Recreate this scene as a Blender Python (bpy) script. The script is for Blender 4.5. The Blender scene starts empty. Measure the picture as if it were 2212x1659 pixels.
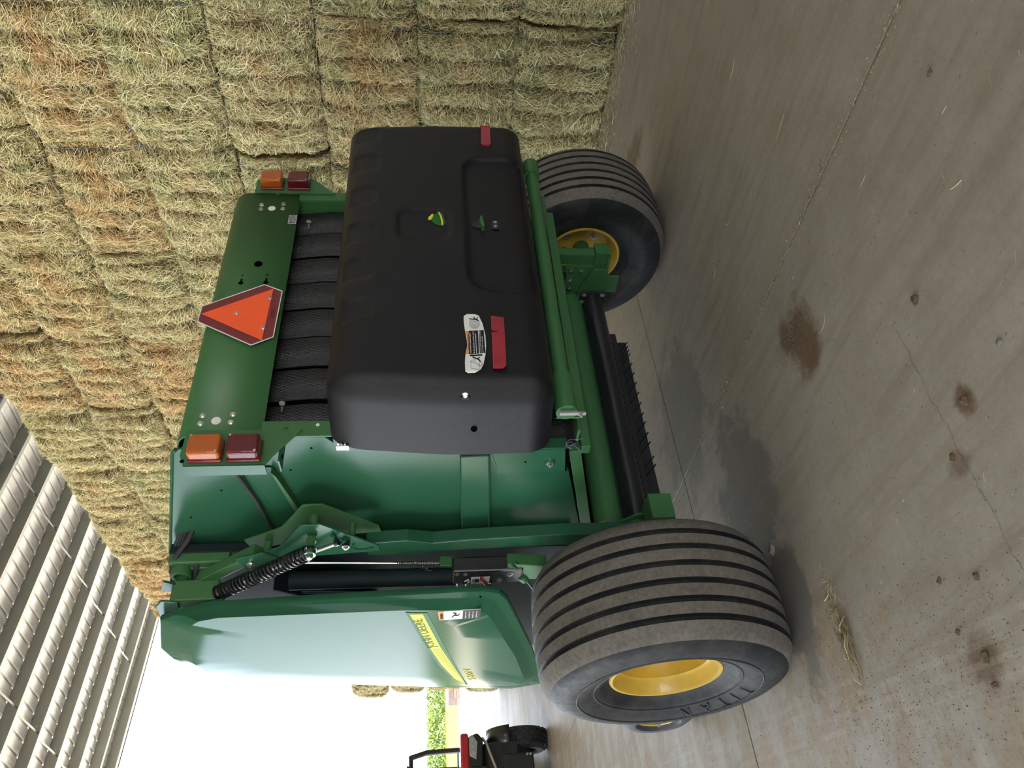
import bpy, bmesh, math, random
import numpy as np
from mathutils import Vector, Matrix

random.seed(7)
RNG = np.random.default_rng(11)
S = bpy.context.scene
C = S.collection
PI = math.pi

# ------------------------------------------------------------------ camera
cam_d = bpy.data.cameras.new('camera')
cam = bpy.data.objects.new('camera', cam_d)
C.objects.link(cam)
S.camera = cam
cam_d.sensor_fit = 'HORIZONTAL'
cam_d.sensor_width = 36.0
cam_d.lens = 36.0 * 1661.0 / 2212.0
cam_d.clip_start = 0.02
cam_d.clip_end = 600
yaw, pit, rol = 0.69571799, 0.10711094, 0.00885838
fw = Vector((math.sin(yaw) * math.cos(pit), math.cos(yaw) * math.cos(pit), -math.sin(pit)))
rt = Vector((math.cos(yaw), -math.sin(yaw), 0))
dn = fw.cross(rt)
if dn.z > 0:
    dn = -dn
r2 = math.cos(rol) * rt + math.sin(rol) * dn
d2 = -math.sin(rol) * rt + math.cos(rol) * dn
# the photograph lies on its side: world "down" points to the right of the frame
M = Matrix((d2, r2, -fw)).transposed().to_4x4()
M.translation = Vector((-2.55167, -3.13646, 1.46937))
cam.matrix_world = M

# ------------------------------------------------------------------ world, sun, exposure
w = bpy.data.worlds.new('sky')
S.world = w
w.use_nodes = True
nt = w.node_tree
nt.nodes.clear()
out = nt.nodes.new('ShaderNodeOutputWorld')
bg = nt.nodes.new('ShaderNodeBackground')
tc = nt.nodes.new('ShaderNodeTexCoord')
sep = nt.nodes.new('ShaderNodeSeparateXYZ')
rmp = nt.nodes.new('ShaderNodeValToRGB')
rmp.color_ramp.elements[0].position = 0.0
rmp.color_ramp.elements[0].color = (1.30, 1.40, 1.50, 1)
rmp.color_ramp.elements[1].position = 0.8
rmp.color_ramp.elements[1].color = (0.42, 0.62, 0.95, 1)
_e = rmp.color_ramp.elements.new(0.35)
_e.color = (0.74, 0.86, 1.0, 1)   # hazy summer sky, palest at the horizon
nt.links.new(tc.outputs['Generated'], sep.inputs[0])
nt.links.new(sep.outputs['Z'], rmp.inputs[0])
nt.links.new(rmp.outputs[0], bg.inputs['Color'])
bg.inputs['Strength'].default_value = 3.2
nt.links.new(bg.outputs[0], out.inputs[0])

sun_d = bpy.data.lights.new('sun', 'SUN')
sun_d.energy = 32.0
sun_d.angle = 0.01
sun_d.color = (1.0, 0.95, 0.86)
sun = bpy.data.objects.new('sun', sun_d)
C.objects.link(sun)
sun.rotation_euler = (math.radians(11), math.radians(-5), 0)   # high summer sun, a little behind the barn

S.view_settings.view_transform = 'Standard'
S.view_settings.look = 'None'
S.view_settings.gamma = 1.0
S.view_settings.use_curve_mapping = False
S.view_settings.exposure = 0.9

# ------------------------------------------------------------------ materials
MATS = {}


def mat(name):
    m = bpy.data.materials.new(name)
    m.use_nodes = True
    MATS[name] = m
    n = m.node_tree
    b = n.nodes['Principled BSDF']
    return m, n, b


def nd(n, typ, **kw):
    x = n.nodes.new(typ)
    for k, v in kw.items():
        if k in x.inputs.keys():
            x.inputs[k].default_value = v
        else:
            setattr(x, k, v)
    return x


def coords(n, scale=(1, 1, 1), kind='Object'):
    t = n.nodes.new('ShaderNodeTexCoord')
    m = n.nodes.new('ShaderNodeMapping')
    m.inputs['Scale'].default_value = scale
    n.links.new(t.outputs[kind], m.inputs[0])
    return m.outputs[0]


def noise(n, co, scale, detail=4, rough=0.6):
    x = nd(n, 'ShaderNodeTexNoise', Scale=scale, Detail=detail, Roughness=rough)
    n.links.new(co, x.inputs['Vector'])
    return x.outputs['Fac']


def ramp(n, fac, stops):
    r = n.nodes.new('ShaderNodeValToRGB')
    e = r.color_ramp.elements
    while len(e) < len(stops):
        e.new(0.5)
    for k, (p, c) in enumerate(stops):
        e[k].position = p
        e[k].color = (c, c, c, 1) if isinstance(c, (int, float)) else (*c, 1)
    n.links.new(fac, r.inputs[0])
    return r.outputs[0]


def mix(n, fac, a, b, typ='MIX'):
    x = n.nodes.new('ShaderNodeMix')
    x.data_type = 'RGBA'
    x.blend_type = typ
    for s, v in ((0, fac), (6, a), (7, b)):
        if isinstance(v, (int, float)):
            x.inputs[s].default_value = v
        elif isinstance(v, tuple):
            x.inputs[s].default_value = (*v, 1)
        else:
            n.links.new(v, x.inputs[s])
    return x.outputs[2]


def math_(n, op, a, b=0.0, c=None):
    x = n.nodes.new('ShaderNodeMath')
    x.operation = op
    for i, v in enumerate((a, b) if c is None else (a, b, c)):
        if isinstance(v, (int, float)):
            x.inputs[i].default_value = v
        else:
            n.links.new(v, x.inputs[i])
    return x.outputs[0]


def bump(n, b, h, strength=0.2, dist=0.01):
    x = nd(n, 'ShaderNodeBump', Strength=strength, Distance=dist)
    n.links.new(h, x.inputs['Height'])
    n.links.new(x.outputs[0], b.inputs['Normal'])


def simple(name, col, rough=0.5, metal=0.0, coat=0.0, var=0.12, vscale=6, bscale=0, bstr=0.1, spec=0.5):
    m, n, b = mat(name)
    co = coords(n)
    f = noise(n, co, vscale, 5)
    lo = tuple(c * (1 - var) for c in col)
    hi = tuple(min(1, c * (1 + var)) for c in col)
    n.links.new(ramp(n, f, [(0.3, lo), (0.7, hi)]), b.inputs['Base Color'])
    b.inputs['Roughness'].default_value = rough
    b.inputs['Metallic'].default_value = metal
    b.inputs['Coat Weight'].default_value = coat
    b.inputs['Coat Roughness'].default_value = 0.08
    b.inputs['Specular IOR Level'].default_value = spec
    if bscale:
        bump(n, b, noise(n, co, bscale, 3), bstr, 0.004)
    return m


simple('green_paint', (0.042, 0.135, 0.046), 0.42, 0, 0.0, 0.08, 3, spec=0.35)
simple('green_gloss', (0.020, 0.088, 0.045), 0.22, 0, 0.0, 0.05, 2, spec=0.22)
simple('green_door', (0.020, 0.088, 0.045), 0.14, 0, 0.0, 0.05, 2, spec=0.085)
simple('hole_black', (0.002, 0.002, 0.002), 0.9, 0, 0, 0.1, 5, spec=0.0)
simple('yellow_paint', (0.56, 0.36, 0.045), 0.38, 0, 0.3, 0.12, 9)
simple('black_plastic', (0.006, 0.006, 0.008), 0.36, 0, 0, 0.15, 5, 420, 0.35, spec=0.34)
simple('black_paint', (0.012, 0.013, 0.016), 0.35, 0, 0.2, 0.2, 8)
simple('dark_inner', (0.012, 0.020, 0.022), 0.6, 0, 0, 0.25, 5, spec=0.12)  # shade inside the baler frame is put into this near-black green
simple('rubber_black', (0.022, 0.022, 0.024), 0.62, 0, 0, 0.35, 14, 60, 0.1)
simple('zinc', (0.55, 0.55, 0.52), 0.32, 1.0, 0, 0.15, 30)
simple('spring_black', (0.02, 0.02, 0.022), 0.25, 0.3, 0.3, 0.1, 9)
simple('decal_white', (0.72, 0.72, 0.68), 0.45, 0, 0.0, 0.05, 20, spec=0.08)
simple('decal_black', (0.02, 0.02, 0.025), 0.45, 0, 0.0, 0.1, 20, spec=0.08)
simple('decal_orange', (0.78, 0.27, 0.06), 0.45, 0, 0.0, 0.05, 20, spec=0.08)
simple('decal_yellow', (0.80, 0.60, 0.06), 0.4, 0, 0.0, 0.05, 20, spec=0.08)
simple('decal_green', (0.018, 0.13, 0.03), 0.4, 0, 0.0, 0.05, 20, spec=0.08)
simple('sign_orange', (0.95, 0.105, 0.018), 0.5, 0, 0.1, 0.03, 20)
simple('sign_red', (0.16, 0.008, 0.014), 0.4, 0, 0.3, 0.25, 60)
simple('tape_red', (0.30, 0.010, 0.022), 0.3, 0, 0.4, 0.2, 12)
simple('roof_white', (0.66, 0.65, 0.62), 0.35, 0, 0.1, 0.05, 1.5)
simple('purlin_grey', (0.23, 0.235, 0.215), 0.45, 0.2, 0, 0.07, 2)
simple('steel_post', (0.30, 0.29, 0.28), 0.5, 0.2, 0, 0.1, 3)
simple('gravel', (0.50, 0.44, 0.36), 0.9, 0, 0, 0.3, 5, 30, 0.5)
simple('stone_grey', (0.19, 0.175, 0.15), 0.85, 0, 0, 0.4, 40, 60, 0.5)
simple('dirt', (0.13, 0.085, 0.045), 0.95, 0, 0, 0.5, 60, 90, 0.8)
simple('corn_leaf', (0.095, 0.145, 0.016), 0.6, 0, 0, 0.5, 1.5)
simple('grass_mat', (0.055, 0.06, 0.014), 0.9, 0, 0, 0.4, 0.6, spec=0.1)
simple('red_paint', (0.42, 0.02, 0.02), 0.25, 0, 0.6, 0.1, 4)
simple('twine_blue', (0.20, 0.27, 0.32), 0.7, 0, 0, 0.3, 20)
simple('wood_pale', (0.085, 0.062, 0.055), 0.8, 0, 0, 0.2, 8)
simple('seat_vinyl', (0.04, 0.04, 0.045), 0.6, 0, 0, 0.2, 9)


def lens(name, col):
    m, n, b = mat(name)
    co = coords(n)
    wv = nd(n, 'ShaderNodeTexWave', Scale=110.0)
    wv.bands_direction = 'Z'
    n.links.new(co, wv.inputs[0])
    b.inputs['Base Color'].default_value = (*col, 1)
    b.inputs['Roughness'].default_value = 0.16
    b.inputs['Coat Weight'].default_value = 0.6
    bump(n, b, wv.outputs['Fac'], 0.55, 0.002)


lens('lens_amber', (0.50, 0.105, 0.008))
lens('lens_red', (0.115, 0.004, 0.010))
m, n, b = mat('headlight_glass')
b.inputs['Base Color'].default_value = (0.35, 0.35, 0.36, 1)
b.inputs['Roughness'].default_value = 0.1
b.inputs['Coat Weight'].default_value = 1
m, n, b = mat('window_glass')
b.inputs['Base Color'].default_value = (0.8, 0.85, 0.85, 1)
b.inputs['Roughness'].default_value = 0.08
b.inputs['Transmission Weight'].default_value = 1.0
b.inputs['IOR'].default_value = 1.1

# dusty tread
m, n, b = mat('tread_dusty')
co = coords(n)
f = noise(n, co, 9, 6, 0.7)
g = noise(n, co, 60, 4, 0.7)
c1 = ramp(n, f, [(0.3, (0.088, 0.078, 0.066)), (0.62, (0.165, 0.146, 0.118))])
n.links.new(mix(n, 0.5, c1, ramp(n, g, [(0.35, (0.06, 0.056, 0.052)), (0.65, (0.17, 0.155, 0.13))])), b.inputs['Base Color'])
b.inputs['Roughness'].default_value = 0.85
bump(n, b, g, 0.25, 0.002)
# sidewall with dried dust fading up
m, n, b = mat('sidewall')
co = coords(n)
f = noise(n, co, 5, 6, 0.75)
g = noise(n, co, 45, 4, 0.7)
c1 = ramp(n, f, [(0.45, (0.014, 0.015, 0.017)), (0.75, (0.055, 0.050, 0.044))])
n.links.new(c1, b.inputs['Base Color'])
n.links.new(ramp(n, g, [(0.3, 0.5), (0.7, 0.68)]), b.inputs['Roughness'])
b.inputs['Specular IOR Level'].default_value = 0.22
bump(n, b, g, 0.08, 0.002)

# belts: diamond tread
m, n, b = mat('belt_rubber')
co = coords(n, (1, 1, 0.55))
hs = []
for sgn in (1, -1):
    rot = n.nodes.new('ShaderNodeMapping')
    rot.inputs['Rotation'].default_value = (0, sgn * math.radians(38), 0)
    n.links.new(co, rot.inputs[0])
    wv = nd(n, 'ShaderNodeTexWave', Scale=26.0)
    wv.bands_direction = 'X'
    n.links.new(rot.outputs[0], wv.inputs[0])
    hs.append(wv.outputs['Fac'])
h = math_(n, 'MAXIMUM', hs[0], hs[1])
b.inputs['Base Color'].default_value = (0.020, 0.021, 0.023, 1)
b.inputs['Roughness'].default_value = 0.5
bump(n, b, h, 0.9, 0.004)

# hay
def haymat(name, dark):
    m, n, b = mat(name)
    at = nd(n, 'ShaderNodeAttribute', attribute_name='tint')
    oi = n.nodes.new('ShaderNodeObjectInfo')
    co = coords(n)
    big = noise(n, co, 3.2, 3, 0.6)
    fine = noise(n, co, 70, 4, 0.75)
    t = at.outputs['Fac'] if not dark else fine
    straw = ramp(n, t, [(0.0, (0.11, 0.10, 0.035)), (0.3, (0.34, 0.29, 0.12)), (0.65, (0.64, 0.54, 0.28)), (1.0, (0.88, 0.78, 0.50))])
    green = ramp(n, t, [(0.0, (0.06, 0.075, 0.025)), (0.3, (0.22, 0.24, 0.09)), (0.65, (0.50, 0.485, 0.23)), (1.0, (0.84, 0.79, 0.50))])
    brown = ramp(n, t, [(0.0, (0.12, 0.075, 0.03)), (0.3, (0.38, 0.235, 0.09)), (0.65, (0.66, 0.44, 0.20)), (1.0, (0.86, 0.68, 0.40))])
    k = math_(n, 'ADD', math_(n, 'MULTIPLY', big, 0.8), math_(n, 'MULTIPLY', oi.outputs['Random'], 0.35))
    c1 = mix(n, ramp(n, k, [(0.36, 0.0), (0.54, 1.0)]), brown, straw)
    c1 = mix(n, ramp(n, k, [(0.58, 0.0), (0.78, 0.8)]), c1, green)
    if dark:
        c1 = mix(n, 1.0, c1, (0.40, 0.36, 0.32), 'MULTIPLY')  # shade between the strands is put into the body colour
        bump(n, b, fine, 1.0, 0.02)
    n.links.new(c1, b.inputs['Base Color'])
    b.inputs['Roughness'].default_value = 0.8
    b.inputs['Specular IOR Level'].default_value = 0.25


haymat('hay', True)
haymat('hay_strand', False)
m, n, b = mat('straw_loose')
at = nd(n, 'ShaderNodeAttribute', attribute_name='tint')
n.links.new(ramp(n, at.outputs['Fac'], [(0.0, (0.16, 0.11, 0.05)), (0.5, (0.42, 0.34, 0.17)), (1.0, (0.66, 0.60, 0.40))]), b.inputs['Base Color'])
b.inputs['Roughness'].default_value = 0.8
m, n, b = mat('crumb')
at = nd(n, 'ShaderNodeAttribute', attribute_name='tint')
n.links.new(ramp(n, at.outputs['Fac'], [(0.0, (0.09, 0.062, 0.038)), (0.7, (0.22, 0.16, 0.10)), (1.0, (0.5, 0.43, 0.32))]), b.inputs['Base Color'])
b.inputs['Roughness'].default_value = 0.95

# concrete floor
m, n, b = mat('concrete')
geo = n.nodes.new('ShaderNodeNewGeometry')
pos = geo.outputs['Position']
sp = n.nodes.new('ShaderNodeSeparateXYZ')
n.links.new(pos, sp.inputs[0])
X, Y = sp.outputs['X'], sp.outputs['Y']
big = noise(n, pos, 0.9, 4, 0.55)
med = noise(n, pos, 4.5, 6, 0.7)
fin = noise(n, pos, 38, 5, 0.75)
mpy = n.nodes.new('ShaderNodeMapping')
mpy.inputs['Scale'].default_value = (9, 0.9, 1)
n.links.new(pos, mpy.inputs[0])
streak = noise(n, mpy.outputs[0], 1.4, 5, 0.65)
base = ramp(n, big, [(0.3, (0.285, 0.272, 0.250)), (0.7, (0.385, 0.372, 0.350))])
base = mix(n, 0.35, base, ramp(n, med, [(0.3, (0.25, 0.225, 0.19)), (0.7, (0.43, 0.42, 0.40))]))
base = mix(n, 0.12, base, ramp(n, fin, [(0.35, (0.15, 0.14, 0.12)), (0.65, (0.5, 0.49, 0.47))]))
base = mix(n, math_(n, 'MULTIPLY', ramp(n, streak, [(0.48, 0.0), (0.72, 1.0)]), 0.5), base, (0.21, 0.17, 0.125))


def blob(cx, cy, rx, ry, edge=0.45):
    dx = math_(n, 'DIVIDE', math_(n, 'SUBTRACT', X, cx), rx)
    dy = math_(n, 'DIVIDE', math_(n, 'SUBTRACT', Y, cy), ry)
    r = math_(n, 'SQRT', math_(n, 'ADD', math_(n, 'MULTIPLY', dx, dx), math_(n, 'MULTIPLY', dy, dy)))
    r = math_(n, 'ADD', r, math_(n, 'MULTIPLY', math_(n, 'SUBTRACT', med, 0.5), 2.2))
    return ramp(n, r, [(1.0 - edge, 1.0), (1.0, 0.0)])


# dried mud carried in on wheels: left of the machine and towards the opening
mudn = noise(n, pos, 6.5, 7, 0.72)
mpx = n.nodes.new('ShaderNodeMapping')
mpx.inputs['Scale'].default_value = (2.2, 5.0, 1)
n.links.new(pos, mpx.inputs[0])
mudn2 = noise(n, mpx.outputs[0], 1.1, 6, 0.7)
mz = math_(n, 'ADD', math_(n, 'MULTIPLY', X, -0.75), math_(n, 'MULTIPLY', Y, 0.5))
mz = math_(n, 'SUBTRACT', mz, 0.74)
mz = math_(n, 'ADD', mz, math_(n, 'MULTIPLY', math_(n, 'SUBTRACT', mudn, 0.5), 1.4))
mask = ramp(n, mz, [(0.0, 0.0), (0.25, 1.0)])
mud = math_(n, 'MULTIPLY', mask, math_(n, 'MULTIPLY', ramp(n, mudn2, [(0.47, 0.0), (0.55, 0.95)]), ramp(n, noise(n, pos, 17, 5, 0.7), [(0.36, 0.25), (0.55, 1.0)])))
base = mix(n, mud, base, mix(n, fin, (0.19, 0.14, 0.09), (0.45, 0.375, 0.28)))
pale = math_(n, 'MULTIPLY', mask, 0.45)
base = mix(n, math_(n, 'MULTIPLY', pale, ramp(n, mudn2, [(0.3, 1.0), (0.5, 0.0)])), base, (0.50, 0.50, 0.49))
for (cx, cy, rx, ry, st) in ((-0.56, -1.02, 0.20, 0.15, 0.85), (-0.47, -0.92, 0.12, 0.07, 0.8), (2.15, 0.02, 0.16, 0.3, 0.6), (-1.33, -1.58, 0.05, 0.05, 0.8), (-1.45, -1.45, 0.05, 0.06, 0.6), (-1.9, -1.2, 0.09, 0.11, 0.75)):
    base = mix(n, math_(n, 'MULTIPLY', blob(cx, cy, rx, ry), st), base, mix(n, fin, (0.085, 0.055, 0.03), (0.20, 0.135, 0.075)))
# darker grey patches between the wheels
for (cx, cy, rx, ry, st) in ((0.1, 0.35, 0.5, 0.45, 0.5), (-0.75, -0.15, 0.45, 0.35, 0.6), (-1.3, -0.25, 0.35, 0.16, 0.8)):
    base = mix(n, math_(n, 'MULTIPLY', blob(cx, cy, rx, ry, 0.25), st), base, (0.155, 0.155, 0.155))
# hairline crack
cr = math_(n, 'ABSOLUTE', math_(n, 'ADD', math_(n, 'ADD', Y, 1.47), math_(n, 'MULTIPLY', math_(n, 'SUBTRACT', med, 0.5), 0.10)))
crk = math_(n, 'MULTIPLY', ramp(n, cr, [(0.0015, 1.0), (0.003, 0.0)]), ramp(n, math_(n, 'MULTIPLY', X, -1.0), [(0.9, 0.0), (1.0, 1.0)]))
base = mix(n, math_(n, 'MULTIPLY', crk, 0.6), base, (0.12, 0.10, 0.08))
# rubber tyre tracks swept clean across the floor
mpt = n.nodes.new('ShaderNodeMapping')
mpt.inputs['Rotation'].default_value = (0, 0, math.radians(8))
n.links.new(pos, mpt.inputs[0])
spt = n.nodes.new('ShaderNodeSeparateXYZ')
n.links.new(mpt.outputs[0], spt.inputs[0])
tx = spt.outputs['X']
lug = math_(n, 'SINE', math_(n, 'MULTIPLY', tx, 130.0))
band = math_(n, 'SUBTRACT', 1.0, math_(n, 'MULTIPLY', math_(n, 'ABSOLUTE', math_(n, 'ADD', tx, 1.72)), 9.0))
trk = math_(n, 'MULTIPLY', ramp(n, band, [(0.05, 0.0), (0.2, 1.0)]), ramp(n, lug, [(0.2, 0.0), (0.5, 1.0)]))
trk = math_(n, 'MULTIPLY', trk, ramp(n, med, [(0.4, 0.0), (0.6, 1.0)]))
base = mix(n, math_(n, 'MULTIPLY', trk, 0.25), base, (0.48, 0.48, 0.47))
# specks of chaff and grit
vor = nd(n, 'ShaderNodeTexVoronoi', Scale=26.0)
n.links.new(pos, vor.inputs['Vector'])
spk = math_(n, 'MULTIPLY', ramp(n, vor.outputs['Distance'], [(0.09, 1.0), (0.15, 0.0)]), ramp(n, med, [(0.5, 0.0), (0.6, 1.0)]))
base = mix(n, math_(n, 'MULTIPLY', spk, 0.6), base, (0.12, 0.085, 0.055))
base = mix(n, 1.0, base, (0.90, 0.835, 0.74), 'MULTIPLY')
n.links.new(base, b.inputs['Base Color'])
n.links.new(ramp(n, big, [(0.3, 0.5), (0.7, 0.68)]), b.inputs['Roughness'])
b.inputs['Specular IOR Level'].default_value = 0.22
bump(n, b, mix(n, mud, fin, math_(n, 'ADD', fin, mudn)), 0.22, 0.006)

# ------------------------------------------------------------------ mesh helpers


class MB:
    def __init__(s):
        s.v, s.f, s.m = [], [], []

    def add(s, vs, fs, mi=0):
        o = len(s.v)
        s.v += [tuple(p) for p in vs]
        s.f += [tuple(o + i for i in q) for q in fs]
        s.m += [mi] * len(fs)
        return s

    def box(s, a, b, mi=0):
        (x0, y0, z0), (x1, y1, z1) = a, b
        vs = [(x0, y0, z0), (x1, y0, z0), (x1, y1, z0), (x0, y1, z0), (x0, y0, z1), (x1, y0, z1), (x1, y1, z1), (x0, y1, z1)]
        return s.add(vs, [(0, 3, 2, 1), (4, 5, 6, 7), (0, 1, 5, 4), (1, 2, 6, 5), (2, 3, 7, 6), (3, 0, 4, 7)], mi)

    def bar(s, p, q, wx, wy, up=(0, 0, 1), mi=0):
        p, q = Vector(p), Vector(q)
        d = (q - p).normalized()
        u = Vector(up)
        if abs(d.dot(u)) > 0.98:
            u = Vector((1, 0, 0))
        a = d.cross(u).normalized() * wx / 2
        c = a.cross(d).normalized() * wy / 2
        vs = [p - a - c, p + a - c, p + a + c, p - a + c, q - a - c, q + a - c, q + a + c, q - a + c]
        return s.add(vs, [(0, 3, 2, 1), (4, 5, 6, 7), (0, 1, 5, 4), (1, 2, 6, 5), (2, 3, 7, 6), (3, 0, 4, 7)], mi)

    def tube(s, pts, r, k=10, mi=0, caps=True):
        pts = [Vector(p) for p in pts]
        N = len(pts)
        rs = r if isinstance(r, (list, tuple)) else [r] * N
        vs, fs = [], []
        prev = None
        for i, p in enumerate(pts):
            d = (pts[min(i + 1, N - 1)] - pts[max(i - 1, 0)]).normalized()
            if prev is None:
                a = d.orthogonal().normalized()
            else:
                a = (prev - d * prev.dot(d)).normalized()
            prev = a
            c = d.cross(a)
            for j in range(k):
                t = 2 * PI * j / k
                vs.append(p + (a * math.cos(t) + c * math.sin(t)) * rs[i])
        for i in range(N - 1):
            for j in range(k):
                j2 = (j + 1) % k
                fs.append((i * k + j, i * k + j2, (i + 1) * k + j2, (i + 1) * k + j))
        if caps:
            fs.append(tuple(range(k))[::-1])
            fs.append(tuple((N - 1) * k + j for j in range(k)))
        return s.add(vs, fs, mi)

    def prism(s, poly, axis, a, b, mi=0):
        """extrude a 2-D polygon along an axis; poly gives the two other coordinates in x,y,z order"""
        def P(p, h):
            return {'X': (h, p[0], p[1]), 'Y': (p[0], h, p[1]), 'Z': (p[0], p[1], h)}[axis]
        N = len(poly)
        vs = [P(p, a) for p in poly] + [P(p, b) for p in poly]
        fs = [tuple(range(N)), tuple(range(N, 2 * N))[::-1]]
        for i in range(N):
            j = (i + 1) % N
            fs.append((j, i, N + i, N + j))
        return s.add(vs, fs, mi)

    def lathe(s, prof, c, axis='X', k=64, mi=0, mats=None, closed=False, zmin=None):
        vs, fs, ms = [], [], []
        N = len(prof)
        for i in range(k):
            t = 2 * PI * i / k
            for a, r in prof:
                if axis == 'X':
                    p = [c[0] + a, c[1] + r * math.cos(t), c[2] + r * math.sin(t)]
                elif axis == 'Y':
                    p = [c[0] + r * math.cos(t), c[1] + a, c[2] + r * math.sin(t)]
                else:
                    p = [c[0] + r * math.cos(t), c[1] + r * math.sin(t), c[2] + a]
                if zmin is not None:
                    p[2] = max(p[2], zmin)
                vs.append(tuple(p))
        M_ = N if closed else N - 1
        for i in range(k):
            i2 = (i + 1) % k
            for j in range(M_):
                j2 = (j + 1) % N
                fs.append((i * N + j, i2 * N + j, i2 * N + j2, i * N + j2))
                ms.append(mats[j] if mats else mi)
        o = len(s.v)
        s.v += vs
        s.f += [tuple(o + q for q in f) for f in fs]
        s.m += ms
        return s

    def disc(s, c, r, nrm, h=0.0, k=20, mi=0):
        c, nrm = Vector(c), Vector(nrm).normalized()
        return s.tube([c, c + nrm * max(h, 0.001)], r, k, mi)

    def bolt(s, c, nrm, r=0.012, h=0.010, mi=0):
        c, nrm = Vector(c), Vector(nrm).normalized()
        s.tube([c, c + nrm * h * 0.25], r * 1.5, 14, mi)
        s.tube([c + nrm * h * 0.2, c + nrm * h], r, 6, mi)
        s.tube([c + nrm * h, c + nrm * h * 1.35], r * 0.45, 8, mi)
        return s

    def build(s, name, mats, parent=None, smooth=35, bevel=0.0, solid=0.0, seg=2):
        me = bpy.data.meshes.new(name)
        me.from_pydata(s.v, [], s.f)
        for mm in (mats if isinstance(mats, (list, tuple)) else [mats]):
            me.materials.append(MATS[mm])
        if any(s.m):
            me.polygons.foreach_set('material_index', s.m)
        bm = bmesh.new()
        bm.from_mesh(me)
        bmesh.ops.recalc_face_normals(bm, faces=bm.faces)
        bm.to_mesh(me)
        bm.free()
        if smooth:
            me.polygons.foreach_set('use_smooth', [True] * len(me.polygons))
            me.set_sharp_from_angle(angle=math.radians(smooth))
        me.update()
        o = bpy.data.objects.new(name, me)
        C.objects.link(o)
        if parent is not None:
            o.parent = parent
        if solid:
            md = o.modifiers.new('thickness', 'SOLIDIFY')
            md.thickness = solid
            md.offset = 0
        if bevel:
            md = o.modifiers.new('edges', 'BEVEL')
            md.width = bevel
            md.segments = seg
            md.limit_method = 'ANGLE'
            md.angle_limit = math.radians(40)
            md.harden_normals = False
        return o


def fastmesh(name, verts, quads, mats, parent=None, tint=None, smooth=False):
    me = bpy.data.meshes.new(name)
    verts = np.asarray(verts, dtype=np.float32).reshape(-1, 3)
    quads = np.asarray(quads, dtype=np.int32)
    k = quads.shape[1]
    me.vertices.add(len(verts))
    me.vertices.foreach_set('co', verts.ravel())
    me.loops.add(quads.size)
    me.loops.foreach_set('vertex_index', quads.ravel())
    me.polygons.add(len(quads))
    me.polygons.foreach_set('loop_start', np.arange(0, quads.size, k, dtype=np.int32))
    if smooth:
        me.polygons.foreach_set('use_smooth', np.ones(len(quads), dtype=bool))
    me.update(calc_edges=True)
    me.validate()
    for mm in (mats if isinstance(mats, (list, tuple)) else [mats]):
        me.materials.append(MATS[mm])
    if tint is not None:
        a = me.attributes.new('tint', 'FLOAT', 'POINT')
        a.data.foreach_set('value', np.asarray(tint, dtype=np.float32))
    if name is None:
        return me
    o = bpy.data.objects.new(name, me)
    C.objects.link(o)
    if parent is not None:
        o.parent = parent
    return o


def tag(o, label=None, cat=None, group=None, kind=None):
    if label:
        o['label'] = label
    if cat:
        o['category'] = cat
    if group:
        o['group'] = group
    if kind:
        o['kind'] = kind
    return o


def empty(name, loc=(0, 0, 0), rz=0):
    o = bpy.data.objects.new(name, None)
    C.objects.link(o)
    o.location = loc
    o.rotation_euler.z = rz
    o.empty_display_size = 0.2
    return o


def strands(P, D, N, L, Wd, lift, rng, bend=0.25):
    """ribbons: P base centre (n,3), D direction, N outward normal, L length, Wd width"""
    n = len(P)
    side = np.cross(D, N)
    side /= np.linalg.norm(side, axis=1, keepdims=True) + 1e-9
    tw = rng.normal(0, 0.5, (n, 1))
    side = side * np.cos(tw) + N * np.sin(tw)
    bd = rng.normal(0, bend, (n, 1)) * L[:, None] * 0.5
    perp = np.cross(N, D)
    vs = np.zeros((n, 6, 3))
    for i, (t, bb, lf) in enumerate(((-0.5, 0, 0), (0, 1, 1), (0.5, 0, 0))):
        c = P + D * (L[:, None] * t) + perp * bd * bb + N * (lift[:, None] * (0.35 + 0.65 * lf))
        wd = Wd[:, None] * (1.0 if i == 1 else 0.55) * 0.5
        vs[:, 2 * i] = c - side * wd
        vs[:, 2 * i + 1] = c + side * wd
    idx = np.arange(n)[:, None] * 6
    q = np.concatenate([idx + np.array([0, 1, 3, 2]), idx + np.array([2, 3, 5, 4])])
    return vs.reshape(-1, 3), q


# ================================================================== THE BARN
# floor: cast slabs with recessed joints
floor = empty('floor')
tag(floor, 'dusty grey concrete barn floor with joints and mud', None, None, 'structure')
xs = [-18.6, -14.0, -9.4, -4.8, -0.2, 4.4, 9.0, 13.6]
ys = [-8.6, -4.02, 0.56, 5.1, 9.7, 14.3, 18.0, 21.3]
for i in range(len(xs) - 1):
    for j in range(len(ys) - 1):
        g = 0.004
        mb = MB().box((xs[i] + g, ys[j] + g, -0.15), (xs[i + 1] - g, ys[j + 1] - g, 0.0))
        o = mb.build('concrete_slab', 'concrete', floor, smooth=0, bevel=0.003)
mb = MB().box((-18.6, -8.6, -0.25), (13.6, 21.3, -0.012))
mb.build('joint_fill', 'dirt', floor, smooth=0)

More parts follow.
